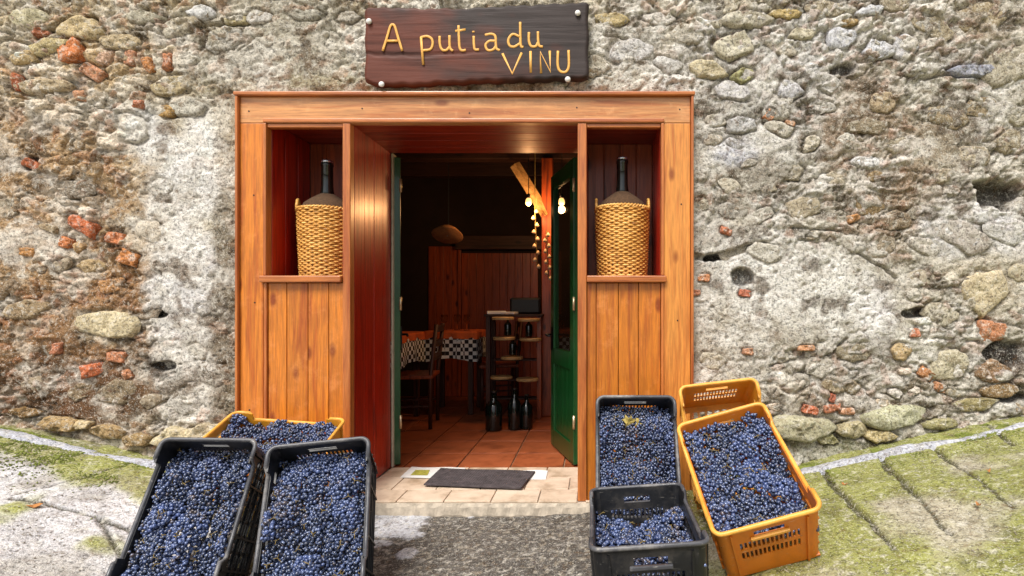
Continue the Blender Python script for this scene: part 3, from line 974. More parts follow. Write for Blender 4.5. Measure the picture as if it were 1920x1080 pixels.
# uneven cement base
xs = np.linspace(-1.40, 0.02, 90)
prof = [(0.0, -0.14), (-0.018, -0.075), (-0.012, -0.03), (-0.004, -0.013)]
vs, fs = [], []
for i, x in enumerate(xs):
    for k, (dy, z) in enumerate(prof):
        nn = math.sin(x * 31 + k) * 0.004 + math.sin(x * 77 + 2 * k) * 0.003
        vs.append((x + 0.73, -0.055 + dy + nn - 0.25, z + nn * 0.6 * (k < 3) + 0.1))
    vs.append((x + 0.73, RY - 0.25, -0.013 + 0.1))
n = 5
for i in range(len(xs) - 1):
    for k in range(n - 1):
        fs.append((i * n + k, (i + 1) * n + k, (i + 1) * n + k + 1, i * n + k + 1))
fs += [tuple(range(n)), tuple(range(len(vs) - 1, len(vs) - n - 1, -1))]
MB().add(vs, fs).build('cement_base', M['sill'], step)
tw = 0.262
for r, (y0, y1) in enumerate(((-0.055, 0.135), (0.141, 0.36), (0.366, RY + 0.004))):
    x = -1.36 - 0.10 * (r % 2)
    while x < -0.005:
        a, b = max(x, -1.362), min(x + tw - 0.006, -0.099 if y1 > 0.02 and r > 0 else 0.012)
        if b - a > 0.03:
            if r == 0:     # the front row stops at the post foot and passes before it
                b = min(b, -0.099) if a < -0.099 else b
                yy0 = y0
                if a >= -0.099:
                    child_box('tile', a, b, yy0, -0.036, -0.0125, random.uniform(-0.002, 0.001), M['tile_cream'], step, 0.003)
                    x += tw
                    continue
            child_box('tile', a, b, y0 + random.uniform(0, 0.004), y1, -0.0125, random.uniform(-0.002, 0.001), M['tile_cream'], step, 0.003)
        x += tw

# ------------------------------------------------------------------ wooden door surround with two niches
sur = empty('door_surround', (-0.73, 0.0, 0.0))
tag(sur, 'varnished pine door surround with a bottle niche on each side', 'door surround')
SP = sur.location


def part(name, x0, x1, y0, y1, z0, z1, mat, bevel=0.003):
    return child_box(name, x0, x1, y0, y1, z0, z1, M[mat], sur, bevel)


LT = 2.105
part('stile', -1.983, -1.853, -0.030, 0.02, -0.10, LT - 0.002, 'pine', 0.004)
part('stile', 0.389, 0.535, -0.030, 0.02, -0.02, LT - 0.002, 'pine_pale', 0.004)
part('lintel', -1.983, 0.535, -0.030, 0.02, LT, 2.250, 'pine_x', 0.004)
part('outer_trim', -1.999, -1.984, -0.052, 0.03, -0.10, 2.250, 'trim', 0.005)
part('outer_trim', 0.536, 0.551, -0.052, 0.03, -0.02, 2.250, 'trim', 0.005)
part('top_trim', -2.006, 0.558, -0.058, 0.03, 2.251, 2.273, 'trim_x', 0.006)
part('lintel_trim', -1.852, 0.388, -0.040, -0.0305, LT + 0.001, LT + 0.022, 'trim_x', 0.004)
for (x0, x1) in ((-1.409, -1.365), (-0.095, -0.045)):
    part('post', x0, x1, -0.034, 0.02, 0.0 if x0 < -1 else -0.012, LT - 0.002, 'trim', 0.005)
for (a, b, plank_x) in ((-1.852, -1.410, (-1.834, -1.729, -1.610, -1.494, -1.410)), (-0.044, 0.388, (-0.044, 0.009, 0.134, 0.246, 0.372))):
    la, lb = (a + 0.018, b) if a < -1 else (a, b - 0.017)
    # moulding round the niche mouth
    part('niche_trim', *((a, a + 0.017) if a < -1 else (b - 0.016, b)), -0.036, 0.02, 1.252, LT - 0.002, 'trim', 0.004)
    part('niche_trim', la, lb, -0.026, 0.014, LT - 0.024, LT - 0.002, 'trim_x', 0.004)
    part('ledge', a - 0.012 if a < -1 else a, b if a < -1 else b + 0.012, -0.055, -0.0305, 1.212, 1.250, 'trim_x', 0.006)
    part('niche_floor', a, b, -0.030, 0.43, 1.222, 1.2485, 'red_x', 0.0)
    part('stile_trim', *((a, a + 0.017) if a < -1 else (b - 0.016, b)), -0.030, 0.0, -0.08, 1.211, 'trim', 0.004)
    for i in range(4):
        part('plank', plank_x[i] + 0.001, plank_x[i + 1] - 0.0015, -0.016 + random.uniform(-0.001, 0.001), 0.004, -0.08, 1.211, 'pine', 0.004)
    # niche lining: side boards, back boards, roof
    for side, xx in ((0, la), (1, lb)):
        for k in range(3):
            y0 = 0.0215 + k * 0.136
            if side == 0:
                part('niche_side_board', xx - 0.016, xx, y0, y0 + 0.134, 1.25, LT + 0.02, 'red', 0.003)
            else:
                part('niche_side_board', xx, xx + 0.016, y0, y0 + 0.134, 1.25, LT + 0.02, 'red', 0.003)
    nb = 4
    for k in range(nb):
        x0 = la + (lb - la) * k / nb
        part('niche_back_board', x0 + 0.001, x0 + (lb - la) / nb - 0.001, 0.432, 0.45, 1.25, LT + 0.02, 'panelwood', 0.003)
    part('niche_roof', la - 0.02, lb + 0.02, 0.021, 0.45, LT + 0.021, LT + 0.04, 'red_x', 0.0)
# the reveal: vertical boards left and right, boarded soffit
nb = 4
for k in range(nb):
    y0 = 0.021 + (RY - 0.021) * k / nb
    y1 = y0 + (RY - 0.021) / nb - 0.0015
    part('reveal_board', -1.385, -1.3655 - 0.001 * (k % 2), y0, y1, 0.0015, LT, 'red', 0.003)
    part('reveal_board', -0.0945 + 0.001 * (k % 2), -0.075, y0, y1, 0.0015, LT, 'red', 0.003)
    part('soffit_board', -1.386, -0.074, y0, y1, LT + 0.0005, LT + 0.02, 'red_x', 0.003)

part('door_jamb', -1.3645, -1.352, RY + 0.002, RY + 0.06, 0.0, LT, 'cream', 0.002)
part('door_jamb', -0.108, -0.0955, RY + 0.002, RY + 0.06, 0.0, LT, 'cream', 0.002)
for (x, z) in [(-1.918 + random.uniform(-0.03, 0.03), z) for z in (0.5, 1.1, 1.7, 2.17)] + [(0.462 + random.uniform(-0.03, 0.03), z) for z in (0.4, 1.0, 1.65, 2.18)] + [(-1.3, 2.185), (-0.7, 2.16), (-0.1, 2.19)]:
    b = MB().lathe([(0.0045, 0.0), (0.004, 0.002)], 8)
    b.v = [(x_, -z_, y_) for x_, y_, z_ in b.v]
    b.f = [tuple(reversed(f)) for f in b.f]
    o = b.build('nail_head', M['black'], sur)
    o.location = (x - SP.x, -0.0302, z)

# ------------------------------------------------------------------ green door leaves, opened into the room
def door_leaf(name, hinge, direc, w, flip, label):
    ang = math.atan2(direc[1], direc[0])
    root = empty(name, (hinge[0], hinge[1], 0.002), (0, 0, ang))
    tag(root, label, 'door', 'green door leaves')
    h, t, s = 2.085, 0.044, 0.085
    B = lambda nm, x0, x1, y0, y1, z0, z1, m, bv=0.004: MB().box(x0, x1, y0, y1, z0, z1).build(nm, M[m], root, bevel=bv)
    B('stile', 0, s, -t / 2, t / 2, 0.006, h, 'green')
    B('stile', w - s, w, -t / 2, t / 2, 0.006, h, 'green')
    B('rail', s, w - s, -t / 2, t / 2, 0.006, 0.14, 'green')
    B('rail', s, w - s, -t / 2, t / 2, 0.64, 0.76, 'green')
    B('rail', s, w - s, -t / 2, t / 2, h - 0.11, h, 'green')
    pw = (w - 2 * s) / 4
    for k in range(4):
        B('panel_board', s + k * pw + 0.001, s + (k + 1) * pw - 0.001, -t / 4, t / 4, 0.14, 0.64, 'green', 0.004)
    o = B('window_pane', s, w - s, -0.003, 0.003, 0.76, h - 0.11, 'pane', 0.0)
    for z in (0.25, 1.05, 1.85):
        MB().lathe([(0.009, 0), (0.009, 0.09)], 10, (-0.006, -flip * t / 2, z)).build('hinge', M['brass'], root, smooth=True)
    k = MB().box(w - 0.075, w - 0.012, -flip * (t / 2 + 0.012) - 0.006, -flip * (t / 2) + 0.006, 0.74, 0.92).build('lock_case', M['black'], root, bevel=0.004)
    MB().tube([(w - 0.045, -flip * (t / 2 + 0.01), 0.86), (w - 0.045, -flip * (t / 2 + 0.05), 0.86), (w - 0.06, -flip * (t / 2 + 0.055), 0.86), (w - 0.16, -flip * (t / 2 + 0.055), 0.855)], 0.009, 8).build('handle', M['black'], root, smooth=True)
    return root


_m, _t, _b = new_mat('window_glass')
_b.inputs['Base Color'].default_value = (0.9, 0.95, 0.93, 1)
_b.inputs['Transmission Weight'].default_value = 1.0
_b.inputs['Roughness'].default_value = 0.02
_b.inputs['IOR'].default_value = 1.1
M['pane'] = _m
door_leaf('door_leaf', (-1.335, 0.60), (-0.351, 0.936), 0.60, 1, 'green wooden door leaf seen edge on at the left of the entrance')
door_leaf('door_leaf', (-0.122, 0.60), (-0.193, 0.55), 0.60, -1, 'green glazed door leaf folded open at the right of the entrance')

# ------------------------------------------------------------------ painted sign board
sc_x = lambda zx: 660 + zx / 4.174
sc_v = lambda zy: zy / 4.174
SG = empty('shop_sign', (*PX(894, 85)[:1], -0.03, PX(894, 85)[2]))
tag(SG, 'dark brown wooden sign board with yellow lettering above the doorway', 'sign')
gx0, gz0 = SG.location.x, SG.location.z
nx, nz = 120, 44
top = lambda t: PX(0, sc_v(np.interp(t, [0, .02, .1, .25, .45, .6, .8, .97, 1], [80, 66, 62, 74, 72, 52, 34, 22, 34])))[2]
bot = lambda t: PX(0, sc_v(np.interp(t, [0, .03, .08, .2, .35, .55, .75, .95, 1], [640, 662, 670, 672, 655, 640, 632, 622, 612])))[2]
vs = []
tint = []
x_l, x_r = PX(sc_x(106), 0)[0], PX(sc_x(1850), 0)[0]
for j in range(nz + 1):
    for i in range(nx + 1):
        t, s = i / nx, j / nz
        zt = top(t) + 0.002 * math.sin(t * 40) + 0.003 * math.sin(t * 91)
        zb = bot(t) + 0.002 * math.sin(t * 36 + 2) + 0.003 * math.sin(t * 83)
        x = x_l + (x_r - x_l) * t + 0.003 * math.sin(s * 14) * (1 if t > 0.5 else -1)
        z = zb + (zt - zb) * s
        e = min(s, 1 - s) * 0.42 / 0.012
        e2 = min(t, 1 - t) * 1.24 / 0.012
        rnd = 0.012 * (1 - min(1, e)) ** 2 + 0.010 * (1 - min(1, e2)) ** 2
        crack = 0.006 * math.exp(-((s - 0.385 - 0.008 * math.sin(t * 17)) / 0.012) ** 2) * (1 if t < 0.45 else max(0, 1 - (t - 0.45) * 6))
        y = -0.030 + rnd + crack + 0.003 * math.sin(t * 6 + s * 3)
        vs.append((x - gx0, y, z - gz0))
        mot = float(fbm(np.array([t * 7.0]), np.array([s * 5.0 + t]), 4, 701)[0]) - 0.5
        k = np.clip((t - 0.15) / 0.6 + 0.45 * (s - 0.35) + 1.5 * mot, 0, 1)
        c = lin(102, 48, 29) * (1 - k) + lin(54, 42, 38) * k
        tint.append(c)
fs = [(j * (nx + 1) + i, j * (nx + 1) + i + 1, (j + 1) * (nx + 1) + i + 1, (j + 1) * (nx + 1) + i) for j in range(nz) for i in range(nx)]
# returns to the wall
loop = [i for i in range(nx + 1)] + [j * (nx + 1) + nx for j in range(1, nz + 1)] + [nz * (nx + 1) + i for i in range(nx - 1, -1, -1)] + [j * (nx + 1) for j in range(nz - 1, 0, -1)]
nb = len(vs)
for i in loop:
    vs.append((vs[i][0], 0.018, vs[i][2]))
    tint.append(tint[i])
L = len(loop)
fs += [(loop[(k + 1) % L], loop[k], nb + k, nb + (k + 1) % L) for k in range(L)]
me = np_mesh('board', np.array(vs), np.array(fs), np.array(tint))
link('board', me, M['sign'], SG, smooth=False)


def spl(pts, n=5):
    """smooth polyline through points"""
    if len(pts) < 3:
        return pts
    P = [Vector((p[0], p[1], 0)) for p in pts]
    P = [P[0] * 2 - P[1]] + P + [P[-1] * 2 - P[-2]]
    out = []
    for i in range(1, len(P) - 2):
        for k in range(n):
            t = k / n
            a, b, c, d = P[i - 1], P[i], P[i + 1], P[i + 2]
            q = 0.5 * ((2 * b) + (c - a) * t + (2 * a - 5 * b + 4 * c - d) * t * t + (3 * b - a - 3 * c + d) * t ** 3)
            out.append((q.x, q.y))
    out.append(pts[-1])
    return out


GL = [
    [spl([(250, 410), (285, 300), (308, 222), (326, 205), (345, 222), (368, 300), (402, 410)]), [(285, 332), (376, 332)]],
    [[(565, 518), (556, 400), (548, 300)], spl([(548, 304), (595, 296), (632, 318), (638, 362), (618, 398), (562, 406)])],
    [spl([(693, 295), (695, 360), (712, 400), (745, 404), (768, 380)]), spl([(770, 290), (770, 350), (776, 392), (797, 410)])],
    [spl([(840, 212), (843, 300), (848, 380), (864, 406), (897, 403)]), [(815, 256), (895, 244)]],
    [spl([(958, 295), (960, 360), (968, 398), (1000, 400)]), [(955, 256), (957, 268)]],
    [spl([(1045, 286), (1095, 278), (1126, 296), (1130, 350), (1136, 392), (1162, 406)]), spl([(1128, 332), (1078, 334), (1050, 366), (1068, 404), (1108, 400), (1130, 372)])],
    [spl([(1320, 186), (1321, 300), (1326, 372), (1345, 380)]), spl([(1318, 300), (1262, 280), (1228, 322), (1236, 366), (1272, 378), (1320, 350)])],
    [spl([(1388, 265), (1388, 330), (1404, 372), (1440, 374), (1458, 345)]), spl([(1458, 260), (1460, 330), (1468, 370), (1496, 378)])],
    [[(1182, 430), (1258, 588), (1332, 424)]],
    [[(1400, 412), (1402, 580)]],
    [[(1482, 585), (1476, 418), (1556, 575), (1550, 410)]],
    [spl([(1614, 410), (1612, 520), (1632, 568), (1676, 572), (1698, 525), (1696, 405)])],
]
for g in GL:
    b = MB()
    for st in g:
        pts = []
        for (a, c) in st:
            p = PX(sc_x(a), sc_v(c))
            pts.append((p[0] - gx0, -0.0325, p[2] - gz0))
        b.tube(pts, 0.0070, 8, flat=0.4)
    b.build('letter', M['letter'], SG, smooth=True)
for (a, c) in ((145, 182), (1768, 118), (243, 672), (1690, 634)):
    p = PX(sc_x(a), sc_v(c))
    b = MB().lathe([(0.004, 0.0), (0.015, 0.004), (0.016, 0.009), (0.012, 0.015), (0.004, 0.018)], 14)
    b.v = [(x, -z, y) for x, y, z in b.v]
    b.f = [tuple(reversed(f)) for f in b.f]
    o = b.build('screw_cap', M['white'], SG, smooth=True)
    o.location = (p[0] - gx0, -0.029, p[2] - gz0)

# ------------------------------------------------------------------ wicker demijohns
def demijohn(loc, label, rz):
    root = empty('demijohn', loc, (0, 0, rz))
    tag(root, label, 'demijohn', 'wicker covered demijohns')
    return root


def basket_mesh():
    b = MB()
    rows, stakes, seg = 34, 18, 108
    hgt = 0.405
    for r in range(rows):
        z = 0.008 + r * hgt / rows
        R = 0.141 + 0.014 * min(1, z / 0.30) + (0.004 if r in (0, rows - 1) else 0)
        pts = []
        for k in range(seg):
            a = 2 * math.pi * k / seg
            w = 0.0052 * math.sin(stakes * a + math.pi * (r % 2)) + random.uniform(-0.0006, 0.0006)
            pts.append(((R + w) * math.cos(a), (R + w) * math.sin(a), z + 0.0012 * math.sin(a * 3 + r)))
        b.tube(pts, 0.0063, 6, closed=True)
    return b


wick = None
first = None
for (x, label, rz) in ((0.166, 'wicker covered demijohn in the right hand niche, fully in view', 0.0), (-1.612, 'wicker covered demijohn in the left hand niche, partly behind the post', 0.35)):
    if first is None:
        root = demijohn((x, 0.205, 1.2495), label, rz)
        bk = basket_mesh().build('wicker_basket', M['wicker'], root, smooth=True)
        for k in range(18):
            a = 2 * math.pi * (k + 0.5) / 18
            MB().tube([(0.139 * math.cos(a), 0.139 * math.sin(a), 0.004), (0.153 * math.cos(a), 0.153 * math.sin(a), 0.30), (0.153 * math.cos(a), 0.153 * math.sin(a), 0.416)], 0.0036, 5).build('stake', M['wicker'], bk)
        # plaited top edge
        b = MB()
        for ph in (0, math.pi):
            b.tube([((0.157 + 0.006 * math.cos(24 * q + ph)) * math.cos(q), (0.157 + 0.006 * math.cos(24 * q + ph)) * math.sin(q), 0.412 + 0.006 * math.sin(24 * q + ph)) for q in np.linspace(0, 2 * math.pi, 145)[:-1]], 0.0065, 6, closed=True)
        b.build('basket_rim', M['wicker'], bk, smooth=True)
        for sgn in (-1, 1):
            MB().tube([(sgn * 0.156, dy, 0.40 + dz) for dy, dz in ((-0.05, 0.0), (-0.046, 0.035), (-0.025, 0.066), (0.0, 0.074), (0.025, 0.066), (0.046, 0.035), (0.05, 0.0))], 0.0085, 8).build('handle', M['wicker'], root, smooth=True)
        MB().lathe([(0.143, 0.0), (0.147, 0.12), (0.148, 0.395), (0.142, 0.42), (0.124, 0.45), (0.092, 0.476), (0.060, 0.498), (0.042, 0.510)], 28, (0, 0, 0.006)).build('hessian_padding', M['cloth'], root, smooth=True)
        MB().lathe([(0.044, 0.49), (0.038, 0.53), (0.034, 0.57), (0.033, 0.685), (0.036, 0.690), (0.037, 0.703), (0.030, 0.708)], 24).build('bottle_neck', M['glass_dark'], root, smooth=True)
        MB().lathe([(0.031, 0.708), (0.036, 0.711), (0.036, 0.722), (0.024, 0.727)], 20).build('cap', M['steel'], root, smooth=True)
        first = root
    else:
        c = copy_tree(first)
        c.location = (x, 0.205, 1.2495)
        c.rotation_euler = (0, 0, rz)
        c.scale = (1.0, 1.0, 0.975)
        c['label'] = label


# ------------------------------------------------------------------ harvest crates
def perforated(b, ss, zs, solid, fmap, t):
    """sheet with real holes: cells of a grid, kept where solid; fmap(s, z, depth) -> point"""
    n, m = len(ss), len(zs)
    vid = {}
    vs, fs = [], []

    def vtx(i, j, k):
        key = (i, j, k)
        if key not in vid:
            vid[key] = len(vs)
            vs.append(fmap(ss[i], zs[j], t * k))
        return vid[key]
    ok = lambda i, j: 0 <= i < n - 1 and 0 <= j < m - 1 and solid((ss[i] + ss[i + 1]) / 2, (zs[j] + zs[j + 1]) / 2)
    for i in range(n - 1):
        for j in range(m - 1):
            if not ok(i, j):
                continue
            fs.append((vtx(i, j, 0), vtx(i + 1, j, 0), vtx(i + 1, j + 1, 0), vtx(i, j + 1, 0)))
            fs.append((vtx(i, j + 1, 1), vtx(i + 1, j + 1, 1), vtx(i + 1, j, 1), vtx(i, j, 1)))
            if not ok(i - 1, j):
                fs.append((vtx(i, j, 1), vtx(i, j, 0), vtx(i, j + 1, 0), vtx(i, j + 1, 1)))
            if not ok(i + 1, j):
                fs.append((vtx(i + 1, j, 0), vtx(i + 1, j, 1), vtx(i + 1, j + 1, 1), vtx(i + 1, j + 1, 0)))
            if not ok(i, j - 1):
                fs.append((vtx(i, j, 1), vtx(i + 1, j, 1), vtx(i + 1, j, 0), vtx(i, j, 0)))
            if not ok(i, j + 1):
                fs.append((vtx(i, j + 1, 0), vtx(i + 1, j + 1, 0), vtx(i + 1, j + 1, 1), vtx(i, j + 1, 1)))
    b.add(vs, fs)


def uniq(a):
    out = []
    for v in sorted(a):
        if not out or v - out[-1] > 1e-5:
            out.append(v)
    return out


DIP = 0.038


def make_crate(W, L, Hc, mat, rimmat):
    """open plastic crate, short ends at -y / +y, long sides dipped between raised corners"""
    root = empty('harvest_crate')
    rc, th, tp = 0.030, 0.006, 0.055

    def sc(z):
        return 1 - tp * (1 - z / Hc)
    # rounded-rectangle corner centres
    parts = []
    for which in ('end', 'end2', 'side', 'side2'):
        long = which.startswith('side')
        half = (L if long else W) / 2 - rc
        other = (W if long else L) / 2
        sgn = 1 if which.endswith('2') else -1

        def fmap(s, z, d, long=long, other=other, sgn=sgn):
            k = sc(z)
            o = sgn * (other * k - d)
            return (o, s * k, z) if long else (s * k, o, z)
        slots = []
        if not long:
            slots.append((-0.055, 0.055, Hc - 0.062, Hc - 0.036))
            for k in range(14):
                s0 = -0.112 + k * 0.0162
                slots.append((s0, s0 + 0.0095, Hc * 0.36, Hc * 0.50))
                slots.append((s0, s0 + 0.0095, Hc * 0.56, Hc * 0.70))
        else:
            for r in range(4):
                for k in range(7):
                    s0 = -half + 0.03 + k * (2 * half - 0.06) / 7
                    slots.append((s0 + 0.006, s0 + (2 * half - 0.06) / 7 - 0.006, Hc * (0.16 + 0.17 * r), Hc * (0.16 + 0.17 * r) + 0.022))
        cut = half - 0.045
        ss = uniq([-half, half] + [q for sl in slots for q in sl[:2]] + ([-cut, -cut + 0.02, cut - 0.02, cut] if long else []))
        zs = uniq([0, Hc] + [q for sl in slots for q in sl[2:]] + ([Hc - DIP] if long else []))

        def solid(s, z, slots=slots, long=long, cut=cut):
            for (a, b_, c, d) in slots:
                if a < s < b_ and c < z < d:
                    return False
            if long and abs(s) < cut - 0.01 and z > Hc - DIP:
                return False
            return True
        b = MB()
        perforated(b, ss, zs, solid, fmap, th)
        o = b.build('side_panel' if long else 'end_panel', M[mat], root)
        # ribs on the outside
        for s0 in ((-0.135, 0.135) if not long else (-half + 0.02, -0.10, 0.10, half - 0.02)):
            if abs(s0) > half:
                s0 = math.copysign(half - 0.004, s0)
            rb = MB()
            zt = Hc - (DIP + 0.008 if long and abs(s0) < cut else 0.02)
            pts = []
            for z in (0.004, zt):
                for ds in (-0.004, 0.004):
                    for dd in (0.0, -0.009):
                        pts.append(fmap(s0 + ds, z, dd))
            rb.add(pts, [(0, 2, 3, 1), (4, 5, 7, 6), (0, 1, 5, 4), (2, 6, 7, 3), (1, 3, 7, 5), (0, 4, 6, 2)])
            rb.build('rib', M[mat], o)
        if not long:
            hb = MB()
            pts = []
            for z in (Hc - 0.074, Hc - 0.060):
                for s0 in (-0.07, 0.07):
                    for dd in (0.0, -0.012):
                        pts.append(fmap(s0, z, dd))
            hb.add(pts, [(0, 2, 3, 1), (4, 5, 7, 6), (0, 1, 5, 4), (2, 6, 7, 3), (1, 3, 7, 5), (0, 4, 6, 2)])
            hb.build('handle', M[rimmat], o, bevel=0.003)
        else:
            for zz in (Hc * 0.12, Hc * 0.29, Hc * 0.46, Hc * 0.63):
                pts = []
                for z in (zz, zz + 0.006):
                    for s0 in (-half, half):
                        for dd in (0.0, -0.007):
                            pts.append(fmap(s0, z, dd))
                MB().add(pts, [(0, 2, 3, 1), (4, 5, 7, 6), (0, 1, 5, 4), (2, 6, 7, 3), (1, 3, 7, 5), (0, 4, 6, 2)]).build('rib', M[mat], o)
    for sx in (-1, 1):
        for sy in (-1, 1):
            b = MB()
            vs, fs = [], []
            nseg = 6
            for z in (0.0, Hc):
                k = sc(z)
                for q in range(nseg + 1):
                    a = math.pi / 2 * q / nseg
                    for rr in (rc, rc - th):
                        vs.append((sx * ((W / 2 - rc) * k + rr * k * math.cos(a)), sy * ((L / 2 - rc) * k + rr * k * math.sin(a)), z))
            row = (nseg + 1) * 2
            for q in range(nseg):
                fs.append((q * 2, q * 2 + 2, row + q * 2 + 2, row + q * 2))
                fs.append((q * 2 + 1, row + q * 2 + 1, row + q * 2 + 3, q * 2 + 3))
                fs.append((row + q * 2, row + q * 2 + 2, row + q * 2 + 3, row + q * 2 + 1))
            b.add(vs, fs).build('corner_post', M[mat], root, smooth=False)
    # rim: rolled edge, follows the dips
    path = []
    for (cx, cy, a0) in ((1, -1, -90), (1, 1, 0), (-1, 1, 90), (-1, -1, 180)):
        for q in range(6):
            a = RAD(a0 + 18 * q)
            path.append((cx * (W / 2 - rc) + (rc + 0.003) * math.cos(a), cy * (L / 2 - rc) + (rc + 0.003) * math.sin(a), Hc))
        half = L / 2 - rc
        cut = half - 0.045
        if a0 == 0 or a0 == 180:
            continue
        sx = 1 if a0 == -90 else -1
        sg = 1 if a0 == -90 else -1
        seq = [(-cut, Hc), (-cut + 0.022, Hc - DIP), (-cut * 0.33, Hc - DIP), (cut * 0.33, Hc - DIP), (cut - 0.022, Hc - DIP), (cut, Hc)]
        for (y, z) in seq:
            path.append((sx * (W / 2 + 0.003), sg * y, z))
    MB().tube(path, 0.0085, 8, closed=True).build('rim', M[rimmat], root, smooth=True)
    # slatted floor
    fl = MB()
    perforated(fl, uniq([-W * 0.47] + [x for k in range(8) for x in (-W * 0.42 + k * W * 0.105, -W * 0.42 + k * W * 0.105 + W * 0.07)] + [W * 0.47]),
               uniq([-L * 0.47] + [x for k in range(6) for x in (-L * 0.43 + k * L * 0.145, -L * 0.43 + k * L * 0.145 + L * 0.115)] + [L * 0.47]),
               lambda s, z: not (any(-W * 0.42 + k * W * 0.105 < s < -W * 0.42 + k * W * 0.105 + W * 0.07 for k in range(8)) and any(-L * 0.43 + k * L * 0.145 < z < -L * 0.43 + k * L * 0.145 + L * 0.115 for k in range(6))),
               lambda s, z, d: (s, z, 0.001 + d), 0.006)
    fl.build('floor_panel', M[mat], root)
    return root


# icosphere
def ico(sub=1):
    t = (1 + 5 ** .5) / 2
    v = [(-1, t, 0), (1, t, 0), (-1, -t, 0), (1, -t, 0), (0, -1, t), (0, 1, t), (0, -1, -t), (0, 1, -t), (t, 0, -1), (t, 0, 1), (-t, 0, -1), (-t, 0, 1)]
    v = [Vector(p).normalized() for p in v]
    f = [(0, 11, 5), (0, 5, 1), (0, 1, 7), (0, 7, 10), (0, 10, 11), (1, 5, 9), (5, 11, 4), (11, 10, 2), (10, 7, 6), (7, 1, 8), (3, 9, 4), (3, 4, 2), (3, 2, 6), (3, 6, 8), (3, 8, 9), (4, 9, 5), (2, 4, 11), (6, 2, 10), (8, 6, 7), (9, 8, 1)]
    for _ in range(sub):
        cache, nf = {}, []
        def mid(a, b):
            k = (min(a, b), max(a, b))
            if k not in cache:
                cache[k] = len(v)
                v.append(((v[a] + v[b]) / 2).normalized())
            return cache[k]
        for a, b, c in f:
            ab, bc, ca = mid(a, b), mid(b, c), mid(c, a)
            nf += [(a, ab, ca), (b, bc, ab), (c, ca, bc), (ab, bc, ca)]
        f = nf
    return np.array([tuple(p) for p in v]), np.array(f)


ICO_V, ICO_F = ico(1)
ICO0_V, ICO0_F = ico(0)


def grape_heap(crate, W, L, Hc, fill, slope, hump, label, seed, shape=None):
    rg = np.random.default_rng(seed)
    sp = 0.0134
    k = 0.98
    iw, il = W / 2 * k - 0.008, L / 2 * k - 0.008
    pts = []
    for layer in range(3):
        nx_, ny_ = int(2 * iw / sp), int(2 * il / (sp * 0.87))
        gx, gy = np.meshgrid(np.linspace(-iw, iw, nx_), np.linspace(-il, il, ny_))
        gx = gx + (np.arange(ny_) % 2)[:, None] * sp / 2 + layer * 0.005
        gx, gy = gx.ravel(), gy.ravel()
        gx = gx + rg.normal(0, 0.0028, gx.shape)
        gy = gy + rg.normal(0, 0.0028, gy.shape)
        f1, f2, cid = worley(gx * 11 + seed * 3.1, gy * 9 + seed * 1.7, seed)
        bunch = np.clip(1 - f1 ** 2 * 2.2, 0, 1)
        z = fill * Hc + slope * gy / il + hump * (0.034 * bunch + 0.046 * cid + 0.036 * (fbm(gx * 8 + seed, gy * 8, 2, seed) - 0.5) * 2 - 0.03)
        if shape is not None:
            z = z + shape(gx / iw, gy / il)
        z = z + rg.normal(0, 0.004, gx.shape) - layer * 0.0105
        ok = (np.abs(gx) < iw) & (np.abs(gy) < il) & (z > 0.02) & (rg.random(gx.shape) > 0.06 + 0.5 * (f2 - f1 < 0.10) * (layer == 0))
        pts.append(np.c_[gx, gy, z, cid][ok])
    P = np.concatenate(pts)
    n = len(P)
    rad = rg.uniform(0.0060, 0.0090, n)
    n2 = len(pts[0]) + len(pts[1])            # buried berries below these get a coarser ball
    V = np.concatenate([(P[:n2, None, :3] + ICO_V[None] * rad[:n2, None, None]).reshape(-1, 3), (P[n2:, None, :3] + ICO0_V[None] * rad[n2:, None, None] * 1.15).reshape(-1, 3)])
    F = np.concatenate([(ICO_F[None] + (np.arange(n2) * len(ICO_V))[:, None, None]).reshape(-1, 3), (ICO0_F[None] + (n2 * len(ICO_V) + np.arange(n - n2) * len(ICO0_V))[:, None, None]).reshape(-1, 3)])
    b = rg.random(n) * 0.55 + P[:, 3] * 0.45
    dry = rg.random(n) < 0.03 + 0.35 * sstep(0.62, 0.72, fbm(P[:, 0] * 7 + seed * 5, P[:, 1] * 7, 3, seed + 40))
    b = b ** 2.0
    c = lin(10, 11, 20)[None] * (1 - b[:, None]) + lin(66, 84, 134)[None] * b[:, None]
    c[dry] = lin(74, 62, 58) * rg.uniform(0.3, 1.3, (int(dry.sum()), 1))
    me = np_mesh('grapes', V, F, np.concatenate([np.repeat(c[:n2], len(ICO_V), 0), np.repeat(c[n2:], len(ICO0_V), 0)]))
    o = link('grapes', me, M['grape'], None, smooth=True)
    o.location, o.rotation_euler = crate.location, crate.rotation_euler
    tag(o, label, 'grapes', 'heaps of black grapes in the crates', 'stuff')
    # bare stalks showing between the bunches
    b = MB()
    top = P[rg.choice(len(pts[0]), 36, replace=False)]
    for q in top:
        a, ln = rg.uniform(0, 6.28), rg.uniform(0.018, 0.045)
        p0 = Vector((q[0], q[1], q[2] + 0.004))
        p1 = p0 + Vector((math.cos(a) * ln * 0.5, math.sin(a) * ln * 0.5, 0.010))
        p2 = p0 + Vector((math.cos(a + 0.4) * ln, math.sin(a + 0.4) * ln, 0.004))
        if abs(p2.x) > iw or abs(p2.y) > il:
            continue
        b.tube([p0, p1, p2], [0.0018, 0.0014, 0.0010], 4)
        for s in (-0.9, 0.9):
            b.tube([p1, p1 + Vector((math.cos(a + s), math.sin(a + s), 0.1)) * ln * 0.35], 0.0009, 4)
    st = b.build('stalk', M['stem'], o)
    st['kind'] = 'stuff'
    return o


def pose(o, loc, rot):
    o.location = loc
    o.rotation_euler = tuple(RAD(a) for a in rot)


